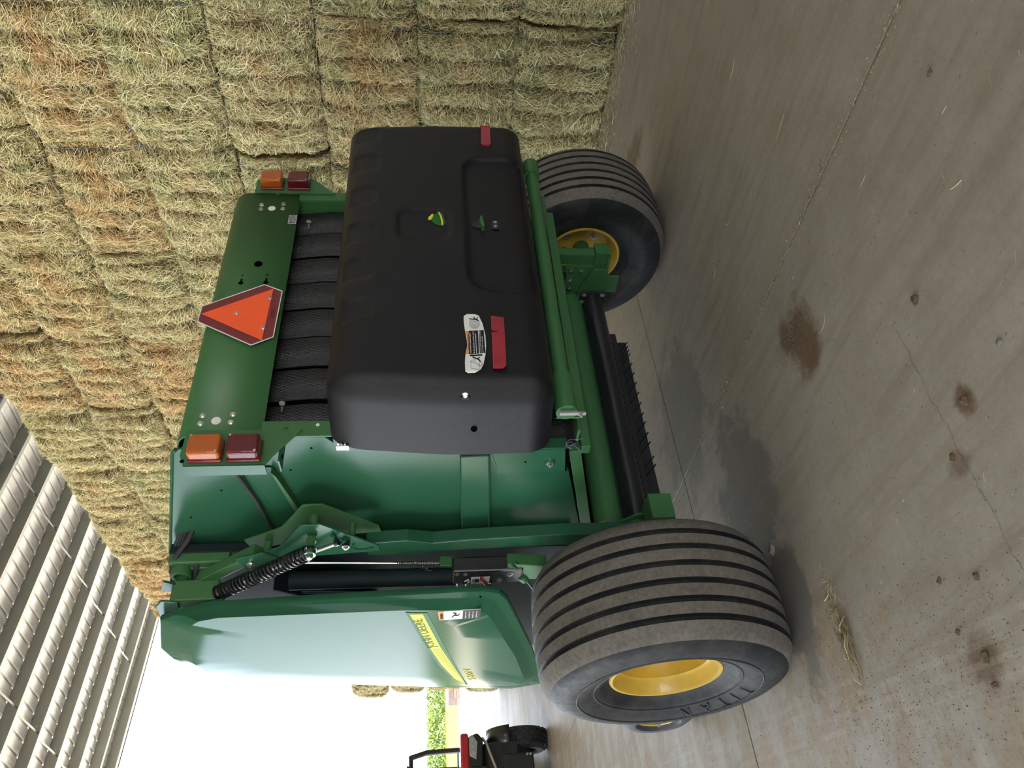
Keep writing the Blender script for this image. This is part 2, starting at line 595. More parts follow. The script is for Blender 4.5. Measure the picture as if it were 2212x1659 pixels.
# roof: steel purlins under ribbed sheeting (the bays run slightly askew to the machine)
ceiling = empty('ceiling', (3.0, 0, 0), math.radians(7.0))
tag(ceiling, 'ribbed white steel roof sheeting on grey purlins', None, None, 'structure')
ZL, ZS = 9.80, 10.10
XR0, XR1 = -21.5, 11.0
pur = MB()
pur.box((XR0, 0, ZL), (XR1, 0.012, ZS)).box((XR0, -0.075, ZL), (XR1, 0.0, ZL + 0.008)).box((XR0, 0.0, ZS - 0.008), (XR1, 0.075, ZS)).box((XR0, -0.083, ZL), (XR1, -0.075, ZL + 0.022))
pm = None
SP = 1.2216
NP = 24
for i in range(NP):
    yy = 18.57 - SP * i
    if pm is None:
        o = pur.build('purlin', 'purlin_grey', ceiling, smooth=0)
        pm = o.data
    else:
        o = bpy.data.objects.new('purlin', pm)
        C.objects.link(o)
        o.parent = ceiling
    o.location = (0, yy, 0)
# eave girt and fascia
MB().box((XR0, 19.55, 9.78), (XR1, 19.62, 10.12)).box((XR0, 19.40, 9.78), (XR1, 19.62, 9.80)).build('eave_girt', 'purlin_grey', ceiling, smooth=0)
# roof sheets, three ribs each
prof = []
for k in range(3):
    x0 = k * 0.305
    prof += [(x0, 0), (x0 + 0.075, 0), (x0 + 0.085, 0.006), (x0 + 0.095, 0), (x0 + 0.125, 0), (x0 + 0.135, 0.006), (x0 + 0.145, 0), (x0 + 0.225, 0), (x0 + 0.248, 0.036), (x0 + 0.282, 0.036)]
prof.append((0.915, 0))
rs = MB()
N = len(prof)
ya, yb = 18.57 - SP * NP, 19.75
rs.add([(p[0], ya, ZS + 0.002 + p[1]) for p in prof] + [(p[0], yb, ZS + 0.002 + p[1]) for p in prof], [(i, i + 1, N + i + 1, N + i) for i in range(N - 1)])
sm = None
xx = XR0
while xx < XR1 - 0.2:
    if sm is None:
        o = rs.build('roof_panel', 'roof_white', ceiling, smooth=0)
        sm = o.data
    else:
        o = bpy.data.objects.new('roof_panel', sm)
        C.objects.link(o)
        o.parent = ceiling
    o.location = (xx, 0, 0)
    xx += 0.915
# diagonal flange straps with their screws
st_me = sc_me = None
for X0 in (5.28, 1.79, -1.7):
    for i in range(0, 9):
        yy = 18.57 - SP * i
        if st_me is None:
            st = MB().bar((0, 0, ZL + 0.05), (0.06, -SP + 0.02, ZS - 0.05), 0.045, 0.006)
            o = st.build('strap', 'purlin_grey', ceiling, smooth=0)
            st_me = o.data
            sc = MB()
            for dx, dz in ((0.05, 0.06), (0.16, 0.06), (0.05, 0.15), (0.16, 0.15)):
                sc.disc((dx, -0.002, ZL + dz), 0.011, (0, -1, 0), 0.008, 8)
            o2 = sc.build('screw_group', 'roof_white', ceiling, smooth=0)
            sc_me = o2.data
        else:
            o = bpy.data.objects.new('strap', st_me)
            o2 = bpy.data.objects.new('screw_group', sc_me)
            for q in (o, o2):
                C.objects.link(q)
                q.parent = ceiling
        o.location = (X0, yy, 0)
        o2.location = (X0, yy, 0)
# back wall, side wall and the wall behind the hay
def ribbed_wall(name, p0, p1, h, label):
    """vertical steel cladding between two floor points"""
    e = empty(name, p0)
    tag(e, label, None, None, 'structure')
    d = Vector(p1) - Vector(p0)
    e.rotation_euler.z = math.atan2(d.y, d.x)
    L = d.length
    pr = [(0, 0), (0.2, 0), (0.225, 0.03), (0.28, 0.03), (0.305, 0)]
    x = 0
    poly = []
    while x < 0.914:
        poly += [(x + a, c) for a, c in pr[:-1]]
        x += 0.305
    poly.append((0.915, 0))
    mb = MB()
    N = len(poly)
    mb.add([(a, c, 0) for a, c in poly] + [(a, c, h) for a, c in poly], [(i, i + 1, N + i + 1, N + i) for i in range(N - 1)])
    me = None
    x = 0
    while x < L:
        if me is None:
            o = mb.build('cladding_panel', 'roof_white', e, smooth=0)
            me = o.data
        else:
            o = bpy.data.objects.new('cladding_panel', me)
            C.objects.link(o)
            o.parent = e
        o.location = (x, 0, 0)
        x += 0.915


ribbed_wall('wall_left', (-17.8, -0.5, 0), (-17.8, -8.5, 0), 10.1, 'white ribbed steel side wall of the barn')
ribbed_wall('wall_back', (-4.0, -8.55, 0), (12.8, -8.55, 0), 10.1, 'white ribbed steel wall at the back of the barn')
ribbed_wall('wall_back_left', (-18.4, -8.55, 0), (-8.4, -8.55, 0), 10.1, 'white ribbed steel wall left of the unseen opening added for light')
ribbed_wall('wall_back_upper', (-8.4, -8.55, 0), (-4.0, -8.55, 0), 5.9, 'white ribbed steel wall over the unseen opening added for light')  # gap below is unseen, added to brighten the camera-facing sides
bpy.data.objects['wall_back_upper'].location.z = 4.2
ribbed_wall('wall_right', (12.6, -8.5, 0), (12.6, 20.5, 0), 10.1, 'white ribbed steel wall behind the hay stack')

# ------------------------------------------------------------------ HAY
BW, BH, BD = 1.185, 0.765, 2.4
STR_Y = [-0.5 + 0.2 * k for k in range(6)]
NVAR = 6


def face_x(y, z, ph, amp=1.0):
    u = np.abs(2 * y / BW)
    v = np.abs(2 * z / BH - 1)
    lobe = np.abs(np.cos(PI * (y + 0.5) / 0.2 + PI / 2)) ** 0.55
    vf = np.clip(1 - v ** 5, 0, 1)
    x = -0.088 * lobe * (0.35 + 0.65 * vf) * amp
    x += 0.075 * u ** 9 + 0.055 * v ** 7 - 0.03 * vf
    x += 0.02 * np.sin(7 * y + ph) * np.cos(5 * z + 2 * ph) + 0.014 * np.sin(23 * y + 3 * ph + 9 * z) + 0.010 * np.sin(41 * z + 17 * y + ph)
    return x


body_me, str_me = [], []
for vv in range(NVAR):
    rng = np.random.default_rng(100 + vv)
    ph = vv * 1.37
    ny, nz = 61, 33
    yy, zz = np.meshgrid(np.linspace(-BW / 2, BW / 2, ny), np.linspace(0.004, BH - 0.004, nz), indexing='ij')
    fx = face_x(yy, zz, ph) + rng.normal(0, 0.006, yy.shape)
    V = np.stack([fx - BD / 2, yy, zz], -1).reshape(-1, 3)
    idx = np.arange(ny * nz).reshape(ny, nz)
    q = np.stack([idx[:-1, :-1], idx[:-1, 1:], idx[1:, 1:], idx[1:, :-1]], -1).reshape(-1, 4)
    # sides: extrude the border back
    ring = list(idx[:, 0]) + list(idx[-1, 1:]) + list(idx[-2::-1, -1]) + list(idx[0, -2:0:-1])
    back = V[ring].copy()
    back[:, 0] = BD / 2
    nb = len(V)
    V = np.concatenate([V, back])
    R = len(ring)
    sq = np.array([[ring[i], nb + i, nb + (i + 1) % R, ring[(i + 1) % R]] for i in range(R)])[:, ::-1]
    q = np.concatenate([q, sq])
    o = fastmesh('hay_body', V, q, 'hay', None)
    bm = bmesh.new()
    bm.from_mesh(o.data)
    bm.verts.ensure_lookup_table()
    bm.faces.new([bm.verts[nb + i] for i in range(R)])
    bmesh.ops.recalc_face_normals(bm, faces=bm.faces)
    bm.to_mesh(o.data)
    bm.free()
    body_me.append(o.data)
    bpy.data.objects.remove(o)
    # strands lying on the end face
    n = 16000
    sy = rng.uniform(-BW / 2 - 0.015, BW / 2 + 0.015, n)
    sz = rng.uniform(-0.01, BH + 0.015, n)
    sx = face_x(np.clip(sy, -BW / 2, BW / 2), np.clip(sz, 0, BH), ph) - BD / 2
    P = np.stack([sx, sy, sz], -1)
    # flakes: the lie of the hay changes from patch to patch
    base_a = 1.1 * np.sin(3.1 * sy + 1.7 * ph) + 0.9 * np.sin(5.3 * sz + ph) + 0.7 * np.sin(9 * sy - 7 * sz + ph)
    ang = base_a + rng.normal(0, 0.75, n)
    D = np.stack([rng.normal(0, 0.16, n), np.sin(ang), np.cos(ang)], -1)
    # strands are pulled tight along the strings
    gro = np.abs(((sy + 0.5 + 0.1) % 0.2) - 0.1) / 0.1
    stick = (rng.random(n) < 0.05) & (gro > 0.3)
    D[stick, 0] -= np.abs(rng.normal(0.35, 0.3, stick.sum()))
    D /= np.linalg.norm(D, axis=1, keepdims=True)
    Nn = np.tile(np.array([[-1.0, 0, 0]]), (n, 1))
    L = rng.gamma(5, 0.018, n).clip(0.03, 0.24)
    Wd = rng.uniform(0.0024, 0.0056, n)
    lift = rng.gamma(1.6, 0.009, n).clip(0, 0.06) * np.clip(gro * 2.2, 0.12, 1.0)
    L = L * np.clip(0.45 + gro, 0.5, 1.0)
    vs, qs = strands(P, D, Nn, L, Wd, lift, rng, 0.3)
    vs[:, 2] = np.clip(vs[:, 2], 0.0, BH + 0.002)
    vs[:, 1] = np.clip(vs[:, 1], -BW / 2 - 0.004, BW / 2 + 0.004)
    t = np.repeat(np.clip(rng.beta(1.15, 1.0, n) + lift * 5 - 0.10, 0, 1), 6)
    # a fringe hanging over the upper and lower edges and the corners
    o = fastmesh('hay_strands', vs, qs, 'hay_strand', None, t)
    str_me.append(o.data)
    bpy.data.objects.remove(o)
# twine over the end of a bale
tw = MB()
zz = np.linspace(0.0, BH, 13)
yy0 = np.zeros(13)
fx = face_x(yy0 + 0.5 - 0.5 + STR_Y[2], zz, 0.4) - BD / 2
tw.tube([(float(fx[i]) - 0.034, 0.0, float(zz[i])) for i in range(13)], 0.0032, 5)
o = tw.build('twine', 'twine_blue', None)
tw_me = o.data
bpy.data.objects.remove(o)

ORD = ['first', 'second', 'third', 'fourth', 'fifth', 'sixth', 'seventh', 'eighth', 'ninth', 'tenth', 'eleventh', 'twelfth', 'thirteenth']
LAY = ['bottom', 'second', 'third', 'fourth', 'fifth', 'sixth', 'seventh', 'top']


def bale(xf, yc, z0, vi, label, group, tw_n=6, rot=0.0, sy=1.0):
    e = empty('hay_bale', (xf + BD / 2, yc, z0), rot)
    tag(e, label, 'hay bale', group)
    e.scale = (1, sy, 1)
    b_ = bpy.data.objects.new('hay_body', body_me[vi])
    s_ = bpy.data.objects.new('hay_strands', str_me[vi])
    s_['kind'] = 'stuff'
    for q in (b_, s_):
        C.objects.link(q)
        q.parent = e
    for k in range(tw_n):
        t = bpy.data.objects.new('twine', tw_me)
        C.objects.link(t)
        t.parent = e
        t.location = (random.uniform(-0.004, 0.01), STR_Y[k] + random.uniform(-0.012, 0.012), 0)
    return e


# column joints per layer, read off the stack (metres along the stack from the axle line)
joint0 = [-0.45, -0.47, -0.46, 0.745, 0.57, 0.62, 0.52, 0.50]
rb = random.Random(5)
for L_ in range(8):
    j0 = joint0[L_]
    while j0 > -0.9:
        j0 -= 1.2
    cols = []
    y = j0
    while y < 10.0:
        cols.append(y)
        y += 1.2
    for ci, y in enumerate(cols):
        dx = rb.uniform(-0.035, 0.05)
        if L_ in (0, 1) and ci == 0:
            dx = -0.06
        if L_ == 7:
            dx += 0.02
        lab = '%s-layer hay bale in the tall stack, %s counting from the near end' % (LAY[L_], ORD[ci])
        gap = -0.05 if (L_ in (0, 1, 3) and ci in ((0,) if L_ < 2 else (0, 1))) else 0.0
        bale(3.24 + dx, y + 0.6 + gap + rb.uniform(-0.002, 0.002), L_ * 0.768, rb.randrange(NVAR), lab, 'square bales of the tall hay stack', rot=rb.uniform(-0.003, 0.003))
# the lower stack further on
for L_ in range(4):
    for ci in range(3):
        y = 11.15 + 1.2 * ci
        lab = '%s-layer hay bale in the low stack near the opening, %s from the tall stack' % (LAY[L_] if L_ < 3 else 'top', ORD[ci])
        bale(3.22 + rb.uniform(-0.04, 0.04), y + 0.05, L_ * 0.80, rb.randrange(NVAR), lab, 'square bales of the low stack', rot=rb.uniform(-0.004, 0.004))
# ================================================================== THE BALER
B = empty('round_baler')
tag(B, 'green round baler with black rear cover, yellow rims and orange warning triangle', 'baler')


def arc(cx, cy, r, a0, a1, k=8):
    return [(cx + r * math.cos(math.radians(a0 + (a1 - a0) * i / k)), cy + r * math.sin(math.radians(a0 + (a1 - a0) * i / k))) for i in range(k + 1)]


def sheet(path, axis, a, b, mb=None):
    """a bent sheet: 2-D path extruded along an axis (no thickness; solidify adds it)"""
    mb = mb or MB()
    N = len(path)

    def P(p, h):
        return {'X': (h, p[0], p[1]), 'Y': (p[0], h, p[1]), 'Z': (p[0], p[1], h)}[axis]
    mb.add([P(p, a) for p in path] + [P(p, b) for p in path], [(i, i + 1, N + i + 1, N + i) for i in range(N - 1)])
    return mb


def text_mesh(body, size, extrude=0.0005):
    cu = bpy.data.curves.new('lettering', 'FONT')
    cu.body = body
    cu.size = size
    cu.extrude = extrude
    cu.resolution_u = 3
    o = bpy.data.objects.new('lettering', cu)
    C.objects.link(o)
    bpy.context.view_layer.update()
    me = bpy.data.meshes.new_from_object(o.evaluated_get(bpy.context.evaluated_depsgraph_get()))
    bpy.data.objects.remove(o)
    bpy.data.curves.remove(cu)
    return me


def lettering(body, origin, along, up, length, height, material, parent, shear=0.0):
    """flat lettering: starts at origin, runs along 'along', letters rise along 'up'"""
    me = text_mesh(body, 1.0)
    co = np.zeros(len(me.vertices) * 3, dtype=np.float32)
    me.vertices.foreach_get('co', co)
    co = co.reshape(-1, 3)
    x0, x1 = co[:, 0].min(), co[:, 0].max()
    y0, y1 = co[:, 1].min(), co[:, 1].max()
    a, u = Vector(along).normalized(), Vector(up).normalized()
    nrm = a.cross(u)
    h = (co[:, 1] - y0) / (y1 - y0) * height
    s = (co[:, 0] - x0) / (x1 - x0) * length + shear * h
    wv = np.outer(s, a) + np.outer(h, u) + np.outer(co[:, 2], nrm) + np.array(origin)
    me.vertices.foreach_set('co', wv.astype(np.float32).ravel())
    me.materials.clear()
    me.materials.append(MATS[material])
    me.update()
    o = bpy.data.objects.new('lettering', me)
    C.objects.link(o)
    o.parent = parent
    return o


# ---------------------------------------------------------------- gate: top panel
path = [(-0.70, 2.105), (-0.702, 2.345)] + arc(-0.622, 2.352, 0.08, 180, 105, 8)[1:] + [(-0.40, 2.495), (0.22, 2.665), (0.55, 2.70)]
tp = sheet(path, 'X', -0.757, 0.742).build('gate_top_panel', 'green_paint', B, 50, solid=0.006)
mb = MB()
mb.disc((0.211, -0.7035, 2.246), 0.019, (0, -1, 0), 0.0015, 24)
mb.build('drilled_hole', 'hole_black', tp)
for hx, hz in ((0.083, 2.305), (0.087, 2.197)):
    mb = MB()
    mb.disc((hx, -0.7035, hz), 0.011, (0, -1, 0), 0.0015, 16)
    mb.box((hx, -0.705, hz - 0.004), (hx + 0.028, -0.7035, hz + 0.004))
    mb.build('keyhole_slot', 'hole_black', tp)
    MB().disc((hx + 0.05, -0.7035, hz), 0.004, (0, -1, 0), 0.0015, 10).build('drilled_hole', 'hole_black', tp)
for cx, cz in ((0.622, 2.235), (-0.692, 2.285)):
    MB().disc((cx, -0.7035, cz), 0.018, (0, -1, 0), 0.0018, 24).build('round_plate', 'decal_white', tp)
for bx, bz in ((0.647, 2.287), (0.614, 2.287), (0.657, 2.183), (0.620, 2.182), (-0.667, 2.340), (-0.705, 2.341), (-0.662, 2.227), (-0.700, 2.230)):
    MB().bolt((bx, -0.703, bz), (0, -1, 0), 0.0075, 0.009).build('bolt', 'zinc', tp)
lp = MB().box((0.508, -0.7045, 2.108), (0.572, -0.7032, 2.146)).build('data_plate', 'decal_white', tp, 0)
lp2 = MB().box((0.512, -0.7055, 2.111), (0.568, -0.7045, 2.143)).build('plate_print', 'decal_black', tp, 0)
for k in range(5):
    lettering('MAX LOAD CHECK ALL BOLTS' if k % 2 else 'READ OPERATORS MANUAL', (0.515, -0.7058, 2.137 - k * 0.006), (1, 0, 0), (0, 0, 1), 0.048, 0.0032, 'decal_white', tp)

# ---------------------------------------------------------------- gate: side sheets
gs = [(-0.625, 2.43), (-0.60, 2.455), (0.20, 2.665), (0.38, 2.70), (0.38, 0.70), (0.06, 0.765), (-0.43, 0.885), (-0.585, 1.20), (-0.60, 1.80), (-0.69, 1.87), (-0.70, 2.08)]
left_side = MB().prism(gs, 'X', -0.768, -0.757).build('gate_side_sheet', 'green_gloss', B, 0, bevel=0.002)
MB().prism(gs, 'X', 0.743, 0.754).build('gate_side_sheet', 'green_gloss', B, 0, bevel=0.002)
MB().tube([(-0.764, -0.62, 2.44), (-0.764, -0.60, 2.457), (-0.764, 0.20, 2.667), (-0.764, 0.38, 2.702)], 0.008, 8).build('edge_roll', 'green_gloss', left_side)
# formed channel across the sheet, diagonal stay and lamp cable
MB().prism([(-0.585, 1.350), (-0.59, 1.228), (0.03, 1.195), (0.04, 1.33)], 'X', -0.80, -0.768).build('side_channel', 'green_gloss', left_side, 0, bevel=0.01, seg=3)
MB().prism([(-0.52, 2.225), (-0.50, 2.10), (-0.12, 2.035), (-0.14, 2.13)], 'X', -0.775, -0.768).build('diagonal_stay', 'green_gloss', left_side, 0, bevel=0.002)
MB().prism([(-0.50, 2.10), (-0.47, 2.085), (-0.08, 2.0), (-0.12, 2.035)], 'X', -0.80, -0.768).build('stay_flange', 'green_paint', left_side, 0)
MB().tube([(-0.78, -0.54, 2.26), (-0.785, -0.46, 2.235), (-0.785, -0.25, 2.195), (-0.79, -0.10, 2.175), (-0.80, 0.05, 2.15)], 0.0075, 8).build('lamp_cable', 'rubber_black', left_side)
for yy, zz in ((-0.33, 2.33), (-0.12, 2.50), (-0.47, 2.03), (-0.62, 1.93)):
    MB().disc((-0.768, yy, zz), 0.005, (-1, 0, 0), 0.001, 10).build('drilled_hole', 'hole_black', left_side)
# rear flanges either side of the belts
fl = MB().box((-0.772, -0.706, 1.72), (-0.700, -0.698, 2.11)).build('gate_flange', 'green_paint', B, 0)
MB().bolt((-0.735, -0.706, 2.02), (0, -1, 0), 0.008, 0.008).build('bolt', 'green_paint', fl)
MB().disc((-0.72, -0.7065, 1.90), 0.007, (0, -1, 0), 0.001, 12).build('drilled_hole', 'decal_white', fl)
fr = MB().box((0.690, -0.706, 1.72), (0.755, -0.698, 2.11)).build('gate_flange', 'green_paint', B, 0)
MB().box((0.686, -0.70, 1.2), (0.692, -0.25, 2.35)).build('inner_side', 'green_paint', fr, 0)
MB().box((-0.705, -0.70, 1.2), (-0.699, -0.25, 2.35)).build('inner_side', 'green_paint', fl, 0)
# lower edge plate of the gate beside the cover
MB().prism([(-0.79, 1.84), (-0.66, 1.84), (-0.60, 1.80), (-0.585, 1.20), (-0.79, 1.20)], 'X', -0.776, -0.769).build('gate_edge_plate', 'green_gloss', B, 0)

# ---------------------------------------------------------------- belts
bp = [(-0.56, 2.33), (-0.615, 2.2), (-0.645, 1.95), (-0.64, 1.6), (-0.61, 1.25), (-0.55, 1.0)] + arc(-0.43, 0.95, 0.12, 180, 285, 7) + [(-0.20, 0.77), (0.20, 0.72), (0.35, 0.70)]
for k in range(8):
    cx = -0.632 + 0.1755 * k
    wdt = 0.162
    dy = (0.0, 0.004, -0.003, 0.002, 0.0, 0.003, -0.002, 0.002)[k]
    if k == 0:
        cx -= 0.004
        wdt = 0.135
    sheet([(y + dy, z) for y, z in bp], 'X', cx - wdt / 2, cx + wdt / 2).build('belt', 'belt_rubber', B, 50, solid=0.008)
for k, sx in ((0, -0.60), (1, 0.55)):
    mb = MB()
    mb.tube([(sx, -0.64, 2.06), (sx + 0.02, -0.665, 2.055)], 0.006, 8)
    mb.tube([(sx + 0.02, -0.66, 2.058), (sx + 0.02, -0.668, 2.056)], 0.012, 12)
    mb.build('belt_guide_stud', 'zinc', B)
MB().lathe([(-0.69, 0.0), (-0.69, 0.10), (0.68, 0.10), (0.68, 0.0)], (0, -0.43, 0.95), 'X', 32).build('gate_lower_roll', 'black_paint', B)
MB().box((-0.69, -0.35, 1.05), (0.68, -0.33, 2.45)).build('inner_wall', 'dark_inner', B, 0)


# ---------------------------------------------------------------- lamps
def lamp(x0, x1, z0, z1, y1, matname, lab):
    l_ = MB().box((x0, y1 - 0.062, z0), (x1, y1 - 0.012, z1)).build('tail_light', matname, B, 30, bevel=0.012, seg=4)
    l_['label'] = lab
    MB().box((x0 - 0.003, y1 - 0.014, z0 - 0.003), (x1 + 0.003, y1, z1 + 0.003)).build('lamp_base', 'sign_red', l_, 30, bevel=0.004)
    for sx, sz in ((x0 + 0.010, z0 + 0.010), (x1 - 0.010, z1 - 0.010)):
        MB().disc((sx, y1 - 0.0615, sz), 0.0045, (0, -1, 0), 0.002, 10).build('screw', 'zinc', l_)
    return l_


lamp(-0.893, -0.803, 2.232, 2.348, -0.715, 'lens_amber', 'ribbed amber lens above the red one, on the near side')
lamp(-0.893, -0.803, 2.094, 2.210, -0.715, 'lens_red', 'ribbed dark red lens on the near side')
lamp(0.757, 0.842, 2.195, 2.300, -0.715, 'lens_amber', 'ribbed amber lens on the hay side')
lamp(0.757, 0.842, 2.065, 2.168, -0.715, 'lens_red', 'ribbed dark red lens on the hay side')
lb = MB().prism([(-0.905, 2.365), (-0.905, 2.075), (-0.865, 2.05), (-0.745, 1.955), (-0.745, 2.38), (-0.86, 2.385)], 'Y', -0.715, -0.709).build('lamp_bracket', 'green_paint', B, 0)
MB().box((-0.910, -0.716, 2.075), (-0.904, -0.655, 2.365)).build('bracket_flange', 'green_gloss', lb, 0)
MB().box((-0.875, -0.69, 2.03), (-0.77, -0.62, 2.036)).build('bracket_tab', 'green_gloss', lb, 0)
MB().disc((-0.83, -0.655, 2.0295), 0.009, (0, 0, -1), 0.001, 12).build('drilled_hole', 'hole_black', lb)
MB().disc((-0.885, -0.7155, 2.372), 0.008, (0, -1, 0), 0.001, 12).build('drilled_hole', 'hole_black', lb)
MB().prism([(0.86, 2.30), (0.86, 2.06), (0.84, 2.035), (0.735, 1.935), (0.735, 2.33), (0.84, 2.33)], 'Y', -0.715, -0.709).build('lamp_bracket', 'green_paint', B, 0)
for x, z in ((-0.765, 2.355), (-0.765, 2.22), (0.735, 2.22), (0.74, 2.10), (0.74, 2.0)):
    MB().bolt((x, -0.706, z), (0, -1, 0), 0.006, 0.007).build('bolt', 'green_paint', tp)

# ---------------------------------------------------------------- slow-moving-vehicle triangle
hexo = [(-0.090, 2.437), (-0.182, 2.439), (-0.318, 2.202), (-0.272, 2.118), (0.006, 2.112), (0.047, 2.193)]
sg = MB().prism(hexo, 'Y', -0.727, -0.722).build('warning_triangle', 'sign_red', B, 0)
sg['label'] = 'fluorescent orange triangle with dark red reflective border'
MB().prism([(-0.136, 2.432), (0.020, 2.152), (-0.291, 2.162)], 'Y', -0.7285, -0.727).build('orange_centre', 'sign_orange', sg, 0)
mb = MB()
for i in range(6):
    a, c = hexo[i], hexo[(i + 1) % 6]
    mb.bar((a[0], -0.7275, a[1]), (c[0], -0.7275, c[1]), 0.004, 0.003, (0, 1, 0))
mb.build('edge_strip', 'decal_white', sg, 0)
for x, z in ((-0.134, 2.287), (-0.040, 2.160), (-0.222, 2.166)):
    MB().bolt((x, -0.7285, z), (0, -1, 0), 0.0065, 0.008).build('bolt', 'zinc', sg)
for k in range(4):
    lettering('SLOW MOVING VEHICLE EMBLEM', (-0.158, -0.7278, 2.142 - 0.005 * k), (1, 0, 0), (0, 0, 1), 0.05, 0.0026, 'tape_red', sg)

# ---------------------------------------------------------------- black moulded cover


def cover_mesh():
    x0, x1, y0, y1, z0, z1 = -0.925, 0.955, -1.062, -0.79, 1.015, 1.835
    r = 0.075
    nx, nz, nyy = 150, 80, 18
    vs, fs = [], []
    key = {}

    def vert(p):
        k = (round(p[0], 5), round(p[1], 5), round(p[2], 5))
        if k not in key:
            key[k] = len(vs)
            vs.append(p)
        return key[k]
    gx = np.linspace(x0, x1, nx + 1)
    gz = np.linspace(z0, z1, nz + 1)
    gy = np.linspace(y0, y1, nyy + 1)

    def quad(f, A, Bv):
        for i in range(len(A) - 1):
            for j in range(len(Bv) - 1):
                fs.append((vert(f(A[i], Bv[j])), vert(f(A[i + 1], Bv[j])), vert(f(A[i + 1], Bv[j + 1])), vert(f(A[i], Bv[j + 1]))))
    quad(lambda a, c: (a, y0, c), gx, gz)
    quad(lambda a, c: (x0, c, a), gz, gy)
    quad(lambda a, c: (x1, c, a), gz, gy)
    quad(lambda a, c: (a, c, z1), gx, gy)
    quad(lambda a, c: (a, c, z0), gx, gy)

    def sm(e0, e1, v):
        t = min(1, max(0, (v - e0) / (e1 - e0)))
        return t * t * (3 - 2 * t)

    def rrect(px, pz, cx, cz, hx, hz, rr):
        qx, qz = abs(px - cx) - hx + rr, abs(pz - cz) - hz + rr
        return math.hypot(max(qx, 0), max(qz, 0)) + min(max(qx, qz), 0) - rr
    res = []
    for (x, y, z) in vs:
        # rounding: bigger at the top edge, tighter at the left corner
        rx, rz = r, r
        ix = min(max(x, x0 + r), x1 - r)
        iy = max(y, y0 + r)
        rt_ = 0.14 if z > 1.4 else 0.10
        iz = min(max(z, z0 + 0.10), z1 - 0.14)
        d = Vector(((x - ix) / r, (y - iy) / r, (z - iz) / rt_))
        L_ = d.length
        if L_ > 1e-6:
            mxx = max(abs(d.x), abs(d.y), abs(d.z))
            d = d * (mxx / L_)
        p = Vector((ix + d.x * r, iy + d.y * r, iz + d.z * rt_))
        # pressed features of the rear face
        if y < y0 + 1e-4:
            dep = 0.0
            # latch recess, open to the lower edge
            s = rrect(x, z, 0.11, 1.13, 0.505, 0.185, 0.12)
            dep += 0.016 * (1 - sm(-0.02, 0.004, s))
            # oval badge recess
            s = rrect(x, z, 0.062, 1.485, 0.122, 0.115, 0.07)
            dep += 0.009 * (1 - sm(-0.012, 0.004, s))
            # drain notches along the upper edge
            for cx in (0.775, 0.515, 0.235, -0.045, -0.305, -0.565):
                s = rrect(x, z, cx + 0.06, 1.80, 0.072, 0.115, 0.04)
                dep += 0.009 * (1 - sm(-0.012, 0.004, s))
            p.y += dep
            p.y -= 0.012 * math.cos(x / 0.9 * 1.5) * math.cos((z - 1.42) / 0.4 * 1.3)
        if x < x0 + 1e-4 and r > 0:
            p.x -= 0.006 * math.sin((z - z0) / 0.82 * PI)
        # slight taper towards the top
        p.x *= 1.0 - 0.035 * sm(1.3, 1.85, p.z)
        p.x *= 1.0 - 0.095 * min(1.0, max(0.0, (-0.79 - p.y) / 0.27))
        res.append(p)
    mb = MB()
    mb.add(res, fs)
    return mb


cv = cover_mesh().build('rear_cover', 'black_plastic', B, 60)
cv['label'] = 'black moulded plastic net wrap cover with dust and scratches'
YC = -1.074
# red reflector tapes
MB().prism([(-0.497, 1.236), (-0.506, 1.188), (-0.604, 1.190), (-0.746, 1.195), (-0.757, 1.206), (-0.757, 1.243), (-0.524, 1.237)], 'Y', YC - 0.006, YC + 0.001).build('reflector_tape', 'tape_red', cv, 0)
mb = MB()
mb.prism([(-0.575, 1.238), (-0.58, 1.215), (-0.583, 1.238)], 'Y', YC - 0.0075, YC - 0.006)
mb.build('tape_tear', 'decal_black', cv, 0)
MB().prism([(0.648, 1.212), (0.645, 1.178), (0.66, 1.168), (0.80, 1.166), (0.80, 1.209), (0.662, 1.216)], 'Y', -1.075, -1.064).build('reflector_tape', 'tape_red', cv, 0)
mb = MB()
pts = [(0.80, -1.0705), (0.83, -1.058), (0.858, -1.038), (0.878, -1.012)]
mb.add([(x, y - 0.004, 1.167) for x, y in pts] + [(x, y - 0.004, 1.209) for x, y in pts], [(i, i + 1, 5 + i, 4 + i) for i in range(3)])
mb.build('reflector_tape', 'tape_red', cv, 60, solid=0.002)
# warning decal
YD = YC - 0.004
dec = [(-0.497, 1.338), (-0.487, 1.326), (-0.488, 1.295), (-0.495, 1.282), (-0.539, 1.269), (-0.599, 1.262), (-0.646, 1.262), (-0.687, 1.266), (-0.737, 1.276), (-0.757, 1.286), (-0.773, 1.307), (-0.774, 1.333), (-0.766, 1.342), (-0.727, 1.342), (-0.693, 1.339), (-0.645, 1.330), (-0.614, 1.331), (-0.571, 1.336), (-0.521, 1.339)]
dc = MB().prism(dec, 'Y', YD, YC + 0.004).build('warning_decal', 'decal_white', cv, 0)
MB().prism([(-0.576, 1.3345), (-0.576, 1.323), (-0.691, 1.326), (-0.690, 1.337), (-0.645, 1.3285), (-0.614, 1.3295)], 'Y', YD - 0.0006, YD).build('orange_band', 'decal_orange', dc, 0)
MB().prism([(-0.575, 1.323), (-0.573, 1.288), (-0.689, 1.290), (-0.691, 1.326)], 'Y', YD - 0.0006, YD).build('black_band', 'decal_black', dc, 0)
MB().prism([(-0.572, 1.285), (-0.571, 1.267), (-0.685, 1.2665), (-0.688, 1.287)], 'Y', YD - 0.0006, YD).build('black_band', 'decal_black', dc, 0)
Yt = YD - 0.001
